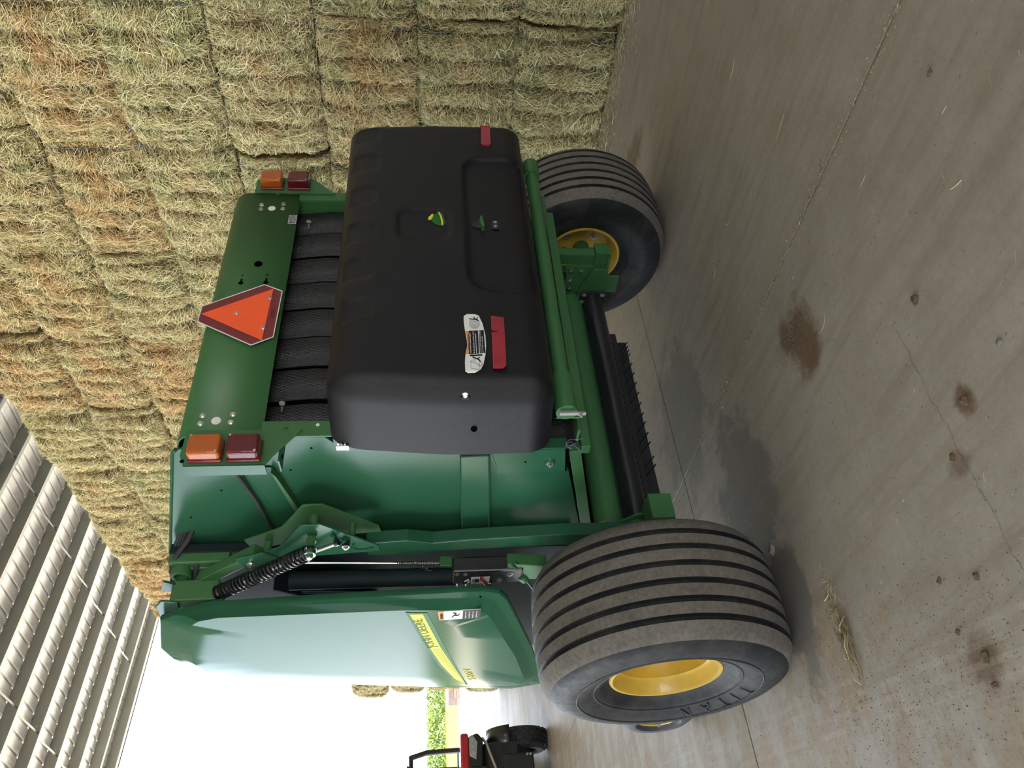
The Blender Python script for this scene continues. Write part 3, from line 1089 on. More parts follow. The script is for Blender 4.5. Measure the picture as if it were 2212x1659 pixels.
for txt, z, ln, h, x, mm in (('WARNING', 1.3235, 0.075, 0.006, -0.67, 'decal_black'), ('HELP PREVENT CRUSHING INJURY', 1.316, 0.100, 0.005, -0.686, 'decal_white'), ('Be sure bystanders stand clear before', 1.304, 0.110, 0.0052, -0.687, 'decal_white'), ('opening gate and unloading bale.', 1.296, 0.100, 0.0052, -0.687, 'decal_white'), ('Lock gate cylinder valve before working', 1.2795, 0.110, 0.0045, -0.686, 'decal_white'), ('near or below a raised gate.', 1.2725, 0.085, 0.0045, -0.686, 'decal_white')):
    lettering(txt, (x, Yt, z), (1, 0, 0), (0, 0, 1), ln, h, mm, dc)


def stroke(pts, r, parent, name, Yp, m_='decal_black'):
    mb = MB()
    for a, c in zip(pts[:-1], pts[1:]):
        d = (Vector((c[0] - a[0], 0, c[1] - a[1]))).normalized() * r * 0.4
        mb.bar((a[0] - d.x, Yp, a[1] - d.z), (c[0] + d.x, Yp, c[1] + d.z), 2 * r, 0.0008, (0, 1, 0))
    return mb.build(name, m_, parent, 0)


for rr in (0.006, 0.011, 0.016, 0.021, 0.026):
    stroke([(-0.538 + rr * math.cos(t * PI / 10), 1.300 + 0.75 * rr * math.sin(t * PI / 10)) for t in range(21)], 0.0004, dc, 'bale_drawing', Yt)
stroke([(-0.512, 1.318), (-0.515, 1.305), (-0.514, 1.295), (-0.522, 1.284)], 0.0022, dc, 'person_pictogram', Yt)
stroke([(-0.514, 1.297), (-0.503, 1.301)], 0.0017, dc, 'person_pictogram', Yt)
stroke([(-0.515, 1.290), (-0.505, 1.286)], 0.0017, dc, 'person_pictogram', Yt)
stroke([(-0.705, 1.314), (-0.712, 1.303), (-0.718, 1.292), (-0.728, 1.287)], 0.0026, dc, 'person_pictogram', Yt)
stroke([(-0.714, 1.300), (-0.708, 1.288)], 0.0018, dc, 'person_pictogram', Yt)
stroke([(-0.698, 1.322), (-0.696, 1.280)], 0.0035, dc, 'wall_pictogram', Yt)
for pl in ([(-0.716, 1.306), (-0.726, 1.322), (-0.760, 1.322), (-0.765, 1.292), (-0.752, 1.290), (-0.735, 1.296)], [(-0.727, 1.322), (-0.738, 1.300), (-0.752, 1.292)], [(-0.72, 1.303), (-0.733, 1.312)]):
    stroke(pl, 0.0004, dc, 'machine_drawing', Yt)
stroke([(-0.740 + 0.007 * math.cos(t * PI / 8), 1.286 + 0.006 * math.sin(t * PI / 8)) for t in range(17)], 0.0005, dc, 'machine_drawing', Yt)
# what is left of the leaping badge
YB = YC + 0.008 - 0.002
bd = MB().prism([(0.121, 1.443), (0.137, 1.427), (0.111, 1.418), (0.076, 1.413), (0.052, 1.414), (0.051, 1.419), (0.059, 1.437), (0.068, 1.446), (0.087, 1.456), (0.105, 1.448)], 'Y', YB, YC + 0.012).build('badge', 'decal_green', cv, 0)
MB().prism([(0.089, 1.468), (0.105, 1.467), (0.113, 1.461), (0.1145, 1.457), (0.119, 1.458), (0.127, 1.451), (0.124, 1.445), (0.105, 1.449), (0.090, 1.456)], 'Y', YB, YC + 0.012).build('badge_head', 'decal_yellow', bd, 0)
MB().prism([(0.140, 1.426), (0.141, 1.421), (0.117, 1.412), (0.084, 1.406), (0.055, 1.405), (0.054, 1.412), (0.079, 1.413), (0.114, 1.418)], 'Y', YB - 0.001, YC + 0.012).build('badge_border', 'decal_yellow', bd, 0)
MB().prism([(0.143, 1.417), (0.145, 1.413), (0.114, 1.403), (0.076, 1.396), (0.063, 1.397), (0.058, 1.403), (0.084, 1.403), (0.120, 1.410)], 'Y', YB, YC + 0.012).build('badge_border', 'decal_green', bd, 0)
# latch handle and rivet plate
lt = MB().prism([(0.10, 1.238), (0.03, 1.232), (0.028, 1.242), (0.06, 1.252), (0.10, 1.246)], 'Y', YC - 0.012, YC + 0.018).build('latch_handle', 'green_paint', cv, 0, bevel=0.003)
MB().disc((0.07, YC + 0.017, 1.258), 0.024, (0, -1, 0), 0.004, 24).build('latch_cup', 'black_paint', lt)
rp = MB().box((0.040, YC + 0.010, 1.166), (0.092, YC + 0.018, 1.200)).build('rivet_plate', 'black_paint', cv, 0, bevel=0.003)
for rx in (0.053, 0.080):
    MB().lathe([(0, 0.008), (-0.004, 0.007), (-0.006, 0.0)], (rx, YC + 0.010, 1.183), 'Y', 16).build('rivet', 'zinc', rp)
# corner fixing and side hole
hb = MB().box((-0.852, -1.030, 1.325), (-0.822, -1.000, 1.362)).build('fixing_pocket', 'decal_black', cv, 0, bevel=0.006)
MB().bolt((-0.842, -1.026, 1.344), (-0.7, -0.7, 0), 0.008, 0.008).build('bolt', 'zinc', hb)
MB().disc((-0.893, -0.90, 1.31), 0.012, (-1, -0.3, 0), 0.004, 16).build('side_hole', 'hole_black', cv)
# hinge plates at the upper corner
hp = MB()
for k in range(3):
    hp.box((-0.885 + 0.008 * k, -0.805 + 0.008 * k, 1.775 + 0.014 * k), (-0.855, -0.792 + 0.008 * k, 1.781 + 0.014 * k))
hp.box((-0.89, -0.80, 1.765), (-0.886, -0.775, 1.81))
hp.build('hinge_leaf', 'zinc', B, 0)

# ---------------------------------------------------------------- below the cover
mb = MB()
mb.tube([(-0.78, -0.865, 0.955), (0.80, -0.845, 0.945)], 0.032, 20)
br = mb.build('cover_bar', 'green_paint', B)
MB().tube([(-0.80, -0.868, 0.955), (-0.62, -0.865, 0.955)], 0.041, 20).box((-0.80, -0.84, 0.90), (-0.62, -0.83, 0.99)).build('bar_sleeve', 'green_paint', br)
MB().tube([(0.72, -0.848, 0.945), (0.83, -0.846, 0.945)], 0.040, 20).build('bar_sleeve', 'green_paint', br)
mb = MB()
mb.box((-0.818, -0.888, 0.885), (-0.812, -0.872, 0.985))
mb.bolt((-0.818, -0.88, 0.905), (-1, -0.2, 0), 0.006, 0.014)
mb.build('clip_tab', 'steel_post', br)
MB().bar((-0.76, -0.66, 0.875), (0.78, -0.66, 0.865), 0.012, 0.075, (0, 1, 0)).build('gate_crossbar', 'green_paint', B, 0, bevel=0.003)
MB().bar((-0.76, -0.56, 0.83), (0.78, -0.56, 0.82), 0.05, 0.04).build('gate_crossbar', 'green_paint', B, 0, bevel=0.004)
# lower side bracket on the near side
sb = MB().prism([(-0.645, 1.235), (-0.48, 1.185), (-0.485, 0.905), (-0.645, 0.925)], 'X', -0.812, -0.805).build('side_bracket', 'green_gloss', B, 0)
MB().prism([(-0.655, 1.24), (-0.648, 1.24), (-0.648, 0.925), (-0.655, 0.925)], 'X', -0.812, -0.765).prism([(-0.645, 1.240), (-0.47, 1.19), (-0.47, 1.182), (-0.645, 1.232)], 'X', -0.812, -0.765).prism([(-0.645, 0.932), (-0.48, 0.912), (-0.48, 0.905), (-0.645, 0.925)], 'X', -0.812, -0.765).build('bracket_flange', 'green_gloss', sb, 0)
MB().lathe([(0, 0.0), (0, 0.024), (-0.008, 0.020), (-0.012, 0.014), (-0.012, 0.0)], (-0.812, -0.557, 0.985), 'X', 24).build('domed_washer', 'green_gloss', sb)
MB().bolt((-0.822, -0.557, 0.985), (-1, 0, 0), 0.009, 0.012).build('bolt', 'zinc', sb)
MB().disc((-0.812, -0.56, 1.085), 0.005, (-1, 0, 0), 0.001, 10).build('drilled_hole', 'hole_black', sb)
# twine ends caught at the gate corner
mb = MB()
rr_ = random.Random(3)
for k in range(5):
    p = Vector((-0.80, -0.66, 0.93))
    pts = [p]
    for i in range(6):
        p = p + Vector((rr_.uniform(-0.012, 0.006), rr_.uniform(-0.02, 0.012), rr_.uniform(-0.022, 0.004)))
        pts.append(p)
    mb.tube(pts, 0.0008, 4)
mb.build('loose_netting', 'twine_blue', B)
# gate lower rails (run from the gate corner forward to the frame)
for sx, xx in ((-1, -0.75), (1, 0.74)):
    MB().bar((xx, -0.56, 0.875), (xx, 0.28, 0.685), 0.03, 0.05).build('gate_lower_rail', 'green_paint', B, 0, bevel=0.003)
# rollers across the machine
MB().lathe([(-0.78, 0.0), (-0.78, 0.056), (0.70, 0.056), (0.70, 0.0)], (0, 0.0, 0.50), 'X', 36).build('smooth_roller', 'black_paint', B)
rf = MB().box((0.70, -0.075, 0.43), (0.716, 0.075, 0.58)).build('bearing_flange', 'black_paint', B, 0, bevel=0.006)
for by, bz in ((-0.055, 0.56), (0.0, 0.565), (0.055, 0.455), (-0.055, 0.45)):
    MB().bolt((0.70, by, bz), (-1, -0.3, 0), 0.010, 0.010).build('bolt', 'zinc', rf)
MB().lathe([(-0.78, 0.0), (-0.78, 0.07), (0.74, 0.07), (0.74, 0.0)], (0, 0.045, 0.628), 'X', 36).build('drum_roller', 'green_paint', B)
MB().box((-0.78, 0.02, 0.50), (0.72, 0.10, 0.60)).build('gap_filler', 'black_paint', B, 0)  # added dark filler, keeps light out of the gap between roller and drum
MB().box((-0.70, 0.10, 0.42), (0.70, 0.14, 0.56)).build('gap_filler', 'black_paint', B, 0)
MB().lathe([(-0.78, 0.0), (-0.78, 0.06), (0.74, 0.06), (0.74, 0.0)], (0, 0.28, 0.60), 'X', 36).build('drum_roller', 'black_paint', B)
# pickup with its perforated band and tines
pk = MB().box((-0.70, 0.085, 0.375), (0.52, 0.16, 0.435)).box((-0.70, 0.16, 0.30), (0.52, 0.75, 0.44)).build('pickup', 'black_paint', B, 0, bevel=0.008)
for k in range(30):
    x = -0.68 + k * 0.04
    MB().disc((x, 0.0845, 0.412), 0.005, (0, -1, 0), 0.001, 8).build('perforation', 'hole_black', pk)
for k, x in enumerate([0.36, 0.33, 0.30, 0.27, 0.20, 0.13, 0.06, -0.01, -0.08, -0.15, -0.21, -0.28, -0.34, -0.43, -0.48]):
    z0 = 0.392
    MB().tube([(x, 0.12, z0), (x + 0.012, 0.06, z0 - 0.030), (x + 0.03, 0.02, z0 - 0.052)], 0.0036, 6).build('tine', 'spring_black', pk)
for x in (-0.66, -0.62):
    MB().tube([(x, 0.12, 0.39), (x, 0.10, 0.35), (x - 0.004, 0.09, 0.315)], 0.0036, 6).build('tine', 'spring_black', pk)

# ---------------------------------------------------------------- frame uprights
up = [(-0.105, 0.40), (0.0, 0.40), (-0.022, 0.90), (-0.005, 1.30), (0.006, 1.45), (0.035, 1.56), (0.02, 1.75), (-0.09, 1.75), (-0.105, 1.57), (-0.075, 1.46), (-0.095, 1.30), (-0.115, 0.90)]
for sx in (-1, 1):
    xo, xi = (-0.905, -0.845) if sx < 0 else (0.835, 0.895)
    cu = MB().prism(up, 'X', xo, xi).build('frame_upright', 'green_gloss' if sx < 0 else 'green_paint', B, 0, bevel=0.004)
    if sx < 0:
        MB().box((-0.90, -0.235, 0.395), (-0.775, -0.10, 0.50)).build('frame_foot', 'green_paint', cu, 0, bevel=0.004)
        MB().prism([(-0.09, 0.52), (-0.10, 0.44), (-0.02, 0.44), (0.0, 0.62)], 'X', -0.80, -0.79).build('foot_gusset', 'green_paint', cu, 0)
# right-hand axle bracket seen under the cover
rp_ = MB().box((0.80, -0.275, 0.48), (0.86, -0.20, 0.90)).build('axle_post', 'green_paint', B, 0, bevel=0.005)
MB().box((0.785, -0.30, 0.43), (0.875, -0.185, 0.515)).box((0.775, -0.305, 0.425), (0.79, -0.18, 0.445)).build('post_cap', 'green_paint', rp_, 0, bevel=0.005)
ap = MB().prism([(-0.20, 0.50), (-0.20, 0.68), (-0.10, 0.66), (0.10, 0.74), (0.30, 0.72), (0.30, 0.42), (-0.02, 0.43)], 'X', 0.78, 0.80).build('axle_plate', 'green_paint', B, 0)
MB().prism([(-0.20, 0.515), (-0.04, 0.585), (0.06, 0.585), (0.06, 0.43), (-0.20, 0.43)], 'X', 0.755, 0.775).build('roller_arm', 'green_paint', ap, 0, bevel=0.003)
MB().box((0.81, -0.10, 0.335), (0.83, 0.03, 0.44)).build('hitch_tab', 'green_paint', ap, 0, bevel=0.01)
for by, bz in ((-0.17, 0.645), (-0.17, 0.585), (-0.10, 0.64), (-0.03, 0.635)):
    MB().bolt((0.78, by, bz), (-1, 0, 0), 0.012, 0.012).build('bolt', 'zinc', ap)
MB().bar((0.76, -0.10, 0.70), (0.76, 0.25, 0.82), 0.02, 0.05).build('brace_bar', 'green_paint', ap, 0)
for sx in (-1, 1):
    MB().tube([(sx * 0.80, 0, 0.505), (sx * 1.20, 0, 0.505)], 0.05, 20).build('axle_stub', 'green_paint', B)
    MB().box((sx * 0.88 - 0.02, -0.04, 0.42), (sx * 0.88 + 0.02, 1.6, 0.62)).build('side_rail', 'green_paint', B, 0, bevel=0.004)


# ---------------------------------------------------------------- wheels
def wheel(sx):
    cx, cz, R = sx * 1.297, 0.512, 0.53
    prof, ms = [], []

    def add(a, r, m_):
        prof.append((a, r))
        ms.append(m_)

    def crown(a):
        return R - 0.26 * a * a - 5.0 * max(0, abs(a) - 0.17) ** 2
    # bead -> sidewall -> tread -> sidewall -> bead ; material index of the segment that follows
    side = [(0.198, 0.226), (0.214, 0.245), (0.226, 0.272), (0.243, 0.285), (0.247, 0.30), (0.257, 0.325), (0.273, 0.36), (0.277, 0.39), (0.274, 0.425), (0.262, 0.46)]
    for a, r in side:
        add(-a, r, 0)
    add(-0.248, 0.485, 1)
    grooves = [-0.175, -0.107, -0.036, 0.036, 0.107, 0.175]
    a = -0.225
    seq = []
    seq.append((-0.225, crown(-0.225), 1))
    for g in grooves:
        seq.append((g - 0.012, crown(g - 0.012), 0))
        seq.append((g - 0.007, crown(g) - 0.016, 0))
        seq.append((g + 0.007, crown(g) - 0.016, 0))
        seq.append((g + 0.012, crown(g + 0.012), 1))
        seq.append((g + 0.030, crown(g + 0.030), 1))
    for q in seq:
        add(*q)
    add(0.225, crown(0.225), 1)
    add(0.248, 0.485, 0)
    for a, r in side[::-1]:
        add(a, r, 0)
    mb = MB()
    mb.lathe(prof, (cx, 0, cz), 'X', 96, mats=ms[:-1], zmin=0.0)
    # rim: outer flange, well and dished disc (disc set towards the machine)
    o_ = sx
    rp = [(0.205, 0.236), (0.212, 0.232), (0.212, 0.222), (0.200, 0.214), (0.165, 0.205), (0.150, 0.190), (0.070, 0.185), (0.055, 0.172), (-0.02, 0.170), (-0.045, 0.160), (-0.055, 0.12), (-0.050, 0.085), (-0.02, 0.075), (-0.02, 0.0)]
    rim = MB().lathe([(o_ * a, r) for a, r in rp], (cx, 0, cz), 'X', 72)
    ip = [(-0.205, 0.236), (-0.212, 0.232), (-0.212, 0.222), (-0.200, 0.210), (-0.165, 0.200), (-0.150, 0.188), (-0.06, 0.183), (-0.058, 0.12), (-0.055, 0.0)]
    rim.lathe([(o_ * a, r) for a, r in ip], (cx, 0, cz), 'X', 72)
    wh = rim.build('wheel', 'yellow_paint', B, 40)
    wh['label'] = 'yellow dished wheel on the near side' if sx < 0 else 'yellow dished wheel on the hay side'
    ty = mb.build('tire', ['sidewall', 'tread_dusty'], wh, 50)
    hub = MB().lathe([(0, 0.0), (o_ * 0.05, 0.0), (o_ * 0.05, 0.05), (0, 0.06)], (cx - o_ * 0.02, 0, cz), 'X', 24)
    hub.build('hub', 'yellow_paint', wh)
    for k in range(6):
        t = 2 * PI * k / 6
        mb = MB().bolt((cx - o_ * 0.05, 0.10 * math.cos(t), cz + 0.10 * math.sin(t)), (o_, 0, 0), 0.012, 0.02)
        mb.build('lug_nut', 'zinc', wh)
        mb = MB().bolt((cx - o_ * 0.06, 0.10 * math.cos(t), cz + 0.10 * math.sin(t)), (-o_, 0, 0), 0.012, 0.02)
        mb.build('lug_nut', 'zinc', wh)
    return wh, cx, cz


wl_, wcx, wcz = wheel(-1)
wheel(1)
# raised maker's name round the lower near sidewall, tops outward, read clockwise
for ch, dg in zip('TITAN', (8, 22, 34, 48, 64)):
    me = text_mesh(ch, 1.0, 0.02)
    co = np.zeros(len(me.vertices) * 3, dtype=np.float32)
    me.vertices.foreach_get('co', co)
    co = co.reshape(-1, 3)
    wd = co[:, 0].max() - co[:, 0].min()
    cxl = (co[:, 0].max() + co[:, 0].min()) / 2
    h = (co[:, 1] - co[:, 1].min()) / (co[:, 1].max() - co[:, 1].min()) * 0.052
    s = (co[:, 0] - cxl) * 0.062
    t = math.radians(dg)
    # viewed from outside (-X): down is -Z, the front of the machine (+Y) is to the left
    outw = np.array([0, math.sin(t), -math.cos(t)])
    along = np.array([0, math.cos(t), math.sin(t)])
    rad = 0.318 + h
    side_a = np.interp(rad, [0.285, 0.30, 0.325, 0.36, 0.39], [0.243, 0.247, 0.257, 0.273, 0.277])
    wv = np.outer(rad, outw) + np.outer(s, along)
    wv[:, 0] = -(side_a + 0.003 + (co[:, 2] > 0) * 0.003)
    wv += np.array([wcx, 0, wcz])
    me.vertices.foreach_set('co', wv.astype(np.float32).ravel())
    me.materials.clear()
    me.materials.append(MATS['sidewall'])
    o = bpy.data.objects.new('raised_letter', me)
    C.objects.link(o)
    o.parent = wl_
ringo = MB().lathe([(-0.248, 0.300), (-0.252, 0.303), (-0.251, 0.307)], (wcx, 0, wcz), 'X', 96)
ringo.lathe([(-0.2765, 0.375), (-0.2795, 0.378), (-0.278, 0.382)], (wcx, 0, wcz), 'X', 96)
ringo.build('sidewall_ridge', 'sidewall', wl_)

# pickup gauge wheel ahead of the near tire
gw = MB().lathe([(-0.02, 0.0), (-0.02, 0.03), (0.03, 0.04), (0.035, 0.09), (0.0, 0.10), (-0.03, 0.105), (-0.035, 0.112)], (-1.27, 1.33, 0.205), 'X', 40).build('gauge_wheel', 'yellow_paint', B)
MB().lathe([(-0.035, 0.11), (-0.055, 0.13), (-0.055, 0.165), (-0.035, 0.20), (0.0, 0.205), (0.06, 0.205), (0.085, 0.195), (0.10, 0.16), (0.095, 0.11)], (-1.27, 1.33, 0.205), 'X', 48, zmin=0.0).build('gauge_tire', 'rubber_black', gw)
MB().tube([(-1.31, 1.33, 0.205), (-1.10, 1.33, 0.205)], 0.016, 12).bolt((-1.31, 1.33, 0.205), (-1, 0, 0), 0.018, 0.02).build('gauge_hub', 'zinc', gw)
MB().bar((-1.12, 1.33, 0.205), (-0.90, 1.2, 0.42), 0.05, 0.03).bar((-0.90, 1.2, 0.42), (-0.70, 0.7, 0.40), 0.05, 0.05).build('gauge_arm', 'green_paint', gw, 0)

# ---------------------------------------------------------------- body, side frame and shields
MB().box((-0.755, 0.40, 0.66), (0.74, 1.65, 2.66)).build('bale_chamber', 'green_paint', B, 0, bevel=0.05, seg=4)
sf = MB().prism([(0.10, 0.80), (0.05, 2.62), (0.6, 2.70), (1.25, 2.45), (1.45, 1.2), (1.25, 0.72)], 'X', -0.845, -0.80).build('side_frame', 'dark_inner', B, 0, bevel=0.004)
MB().prism([(0.10, 0.80), (0.05, 2.62), (0.6, 2.70), (1.25, 2.45), (1.45, 1.2), (1.25, 0.72)], 'X', 0.79, 0.835).build('side_frame', 'dark_inner', B, 0, bevel=0.004)
for yy, zz in ((0.34, 2.03), (0.42, 2.04), (0.36, 1.83), (0.45, 1.84), (0.40, 1.79)):
    MB().lathe([(0, 0.014), (-0.006, 0.012), (-0.010, 0.0)], (-0.845, yy, zz), 'X', 14).build('rivet', 'zinc', sf)
MB().bar((-0.87, 0.30, 2.20), (-0.87, 0.62, 1.75), 0.012, 0.10, (1, 0, 0)).build('frame_stay', 'dark_inner', sf, 0)

sh_out = [(0.13, 2.575), (0.18, 2.64), (0.50, 2.72), (0.62, 2.70), (0.80, 2.60), (0.93, 2.52), (1.05, 2.10), (1.22, 1.40), (1.30, 1.02), (1.24, 0.86), (1.10, 0.87), (0.66, 0.97), (0.10, 1.13), (0.03, 1.17), (0.0, 1.24), (0.02, 1.80), (0.06, 2.40)]
sh_in = [(0.085, 2.445), (0.13, 2.49), (0.45, 2.555), (0.56, 2.57), (0.68, 2.54), (0.77, 2.46), (0.89, 2.05), (1.03, 1.40), (1.09, 1.06), (1.08, 0.985), (1.02, 0.975), (0.66, 1.055), (0.22, 1.195), (0.13, 1.225), (0.082, 1.28), (0.055, 1.60), (0.057, 2.36)]


def shield(sx):
    mb = MB()
    N = len(sh_out)
    # fine outline by interpolating the polygons
    def fine(P, k=4):
        n_ = len(P)
        res = []
        for i in range(n_):
            p0, p1, p2, p3 = (np.array(P[(i + j) % n_]) for j in (-1, 0, 1, 2))
            for j in range(k):
                t = j / k
                q = 0.5 * ((2 * p1) + (-p0 + p2) * t * 0.6 + ((2 * p0 - 5 * p1 + 4 * p2 - p3) * t * t + (-p0 + 3 * p1 - 3 * p2 + p3) * t ** 3) * 0.6 + 0.4 * (-p1 * 0 + 2 * (p2 - p1) * t))
                res.append(tuple(q))
        return res
    # straight subdivision keeps the edges true
    def sub(P, k=4):
        res = []
        for i in range(len(P)):
            a, c = P[i], P[(i + 1) % len(P)]
            for j in range(k):
                t = j / k
                res.append((a[0] + (c[0] - a[0]) * t, a[1] + (c[1] - a[1]) * t))
        return res
    O, I = sub(sh_out), sub(sh_in)
    n_ = len(O)
    rings = []
    for (t, xo) in ((0.03, 1.075), (0.0, 1.082), (0.0, 1.092), (0.06, 1.102), (0.40, 1.112), (0.50, 1.116), (0.93, 1.149), (1.0, 1.1525)):
        rings.append([(sx * xo, O[i][0] + (I[i][0] - O[i][0]) * t, O[i][1] + (I[i][1] - O[i][1]) * t) for i in range(n_)])
    cy, cz = 0.52, 1.75
    for t, xo in ((0.3, 1.1535), (0.65, 1.154), (0.9, 1.154)):
        rings.append([(sx * xo, I[i][0] + (cy - I[i][0]) * t, I[i][1] + (cz - I[i][1]) * t) for i in range(n_)])
    vs = [p for r_ in rings for p in r_] + [(sx * 1.154, cy, cz)]
    fs = []
    for k in range(len(rings) - 1):
        for i in range(n_):
            j = (i + 1) % n_
            fs.append((k * n_ + i, k * n_ + j, (k + 1) * n_ + j, (k + 1) * n_ + i))
    last = (len(rings) - 1) * n_
    for i in range(n_):
        fs.append((last + i, last + (i + 1) % n_, len(vs) - 1))
    mb.add(vs, fs)
    return mb.build('side_shield', 'green_door', B, 28)


shl = shield(-1)
shl['label'] = 'glossy green moulded side door with yellow stripe decal'
shield(1)
# yellow stripe decal on the near door
XS = -1.1552
MB().prism([(0.075, 1.580), (0.088, 1.487), (0.507, 1.402), (1.035, 1.282), (0.93, 1.363), (0.72, 1.436), (0.48, 1.495)], 'X', XS, XS + 0.003).build('stripe_outline', 'decal_green', shl, 0)
ys = MB().prism([(0.095, 1.563), (0.096, 1.507), (0.481, 1.429), (1.02, 1.291), (0.927, 1.350), (0.718, 1.421), (0.481, 1.479)], 'X', XS - 0.0006, XS + 0.002).build('yellow_stripe', 'decal_yellow', shl, 0)
for k in range(5):
    f0 = 0.16 + 0.16 * k
    ye = 0.90 - 0.07 * k
    top = 1.421 + (1.35 - 1.421) * max(0.0, (ye - 0.718) / 0.209) if ye > 0.718 else 1.479 + (1.421 - 1.479) * (ye - 0.481) / 0.237
    bot = 1.429 - 0.256 * (ye - 0.481)
    MB().bar((XS - 0.0008, 0.50, 1.424 + 0.050 * f0), (XS - 0.0008, ye, bot + (top - bot) * f0), 0.0008, 0.0016, (1, 0, 0)).build('pinstripe', 'decal_green', ys, 0)
lettering('JOHN DEERE', (XS - 0.0016, 0.475, 1.437), (0, -0.338, 0.062), (0, 0.03, 0.072), 0.345, 0.055, 'decal_green', ys)
lettering('560M', (XS, 0.965, 1.238), (0, -0.167, 0.037), (0, 0.0, 1.0), 0.165, 0.038, 'decal_yellow', shl, 0.08)
wd_ = MB().prism([(0.080, 1.442), (0.170, 1.434), (0.160, 1.252), (0.072, 1.254)], 'X', XS, XS + 0.004).build('warning_decal', 'decal_white', shl, 0)
MB().prism([(0.080, 1.442), (0.170, 1.434), (0.168, 1.412), (0.079, 1.416)], 'X', XS - 0.0008, XS).build('orange_band', 'decal_orange', wd_, 0)
MB().prism([(0.076, 1.332), (0.164, 1.332), (0.160, 1.252), (0.072, 1.254)], 'X', XS - 0.0008, XS).build('black_band', 'decal_black', wd_, 0)
lettering('WARNING', (XS - 0.0014, 0.155, 1.418), (0, -1, 0.02), (0, 0, 1), 0.06, 0.012, 'decal_black', wd_)
for k, tx_ in enumerate(('Entanglement can cause injury.', 'Keep shields closed.', 'Disengage PTO and shut off', 'engine before servicing.')):
    lettering(tx_, (XS - 0.0014, 0.155, 1.315 - 0.016 * k), (0, -1, 0), (0, 0, 1), 0.072, 0.008, 'decal_white', wd_)
mb = MB()
for a, c in (((0.14, 1.38), (0.10, 1.36)), ((0.12, 1.372), (0.118, 1.35)), ((0.10, 1.36), (0.092, 1.375)), ((0.118, 1.35), (0.10, 1.345))):
    mb.bar((XS - 0.0012, a[0], a[1]), (XS - 0.0012, c[0], c[1]), 0.001, 0.006, (1, 0, 0))
mb.build('person_pictogram', 'decal_black', wd_, 0)
MB().disc((-1.112, 0.035, 1.255), 0.005, (-1, -0.5, 0), 0.002, 10).build('drilled_hole', 'hole_black', shl)

# ---------------------------------------------------------------- gate linkage on the near side
pl = [(-0.17, 2.10), (-0.348, 1.99), (-0.351, 1.909), (-0.16, 1.690), (-0.115, 1.684), (-0.085, 1.975), (0.02, 2.245), (-0.07, 2.27)]
pl_o = MB().prism(pl, 'X', -0.955, -0.947).build('linkage_plate', 'green_gloss', B, 0, bevel=0.0015)
pl_i = MB().prism([(y - 0.01, z) for y, z in pl], 'X', -0.868, -0.860).build('linkage_plate', 'green_paint', B, 0, bevel=0.0015)
for (py, pz, r) in ((-0.27, 1.95, 0.018), (-0.20, 1.80, 0.014), (-0.06, 2.17, 0.016)):
    MB().tube([(-0.95, py, pz), (-0.865, py, pz)], r, 14).build('spacer', 'green_paint', pl_o)
# arm to the top pivot
MB().bar((-0.925, -0.09, 2.20), (-0.925, 0.235, 2.585), 0.055, 0.05, (1, 0, 0)).build('gate_arm', 'green_paint', B, 0, bevel=0.004)
MB().prism([(-0.10, 2.29), (-0.145, 2.17), (-0.06, 2.08), (0.03, 2.15), (0.02, 2.26)], 'X', -0.965, -0.956).build('arm_clevis', 'green_gloss', pl_o, 0, bevel=0.002)
rng_ = MB().lathe([(0, 0.0), (0, 0.022), (-0.010, 0.022), (-0.010, 0.014), (-0.004, 0.012), (-0.004, 0.0)], (-0.966, -0.035, 2.145), 'X', 24)
rng_.build('bearing_cap', 'zinc', pl_o)
MB().bolt((-0.966, -0.055, 2.235), (-1, 0, 0), 0.013, 0.016).build('bolt', 'zinc', pl_o)
# pin, washers and coil spring
mb = MB().tube([(-0.955, -0.255, 1.955), (-1.055, -0.265, 1.955)], 0.014, 14)
mb.tube([(-0.965, -0.256, 1.955), (-0.98, -0.258, 1.955)], 0.021, 14)
mb.build('spring_pin', 'green_paint', B)
MB().tube([(-1.012, -0.262, 1.955), (-1.018, -0.262, 1.955)], 0.026, 20).build('washer', 'spring_black', B)
MB().tube([(-1.040, -0.266, 1.955), (-1.045, -0.266, 1.955)], 0.024, 20).tube([(-1.045, -0.266, 1.955), (-1.062, -0.268, 1.955)], 0.010, 12).build('washer', 'zinc', B)
pA, pB = Vector((-1.028, -0.262, 1.955)), Vector((-1.01, 0.135, 2.415))
ax = (pB - pA).normalized()
e1 = ax.orthogonal().normalized()
e2 = ax.cross(e1)
turns = 26
pts = []
for i in range(turns * 14 + 1):
    t = i / (turns * 14)
    a = 2 * PI * turns * t
    rad = 0.0285
    pts.append(pA + (pB - pA) * (0.01 + 0.96 * t) + (e1 * math.cos(a) + e2 * math.sin(a)) * rad)
MB().tube(pts, 0.0066, 6).build('coil_spring', 'spring_black', B)
MB().tube([pB - ax * 0.05, pB + ax * 0.03], [0.024, 0.012], 14).build('spring_seat', 'green_paint', B)
mb = MB().prism([(0.08, 2.36), (0.17, 2.36), (0.17, 2.46), (0.12, 2.47)], 'X', -1.06, -1.054)
mb.box((-1.06, 0.14, 2.37), (-0.96, 0.146, 2.46))
mb.build('spring_bracket', 'green_gloss', B, 0)
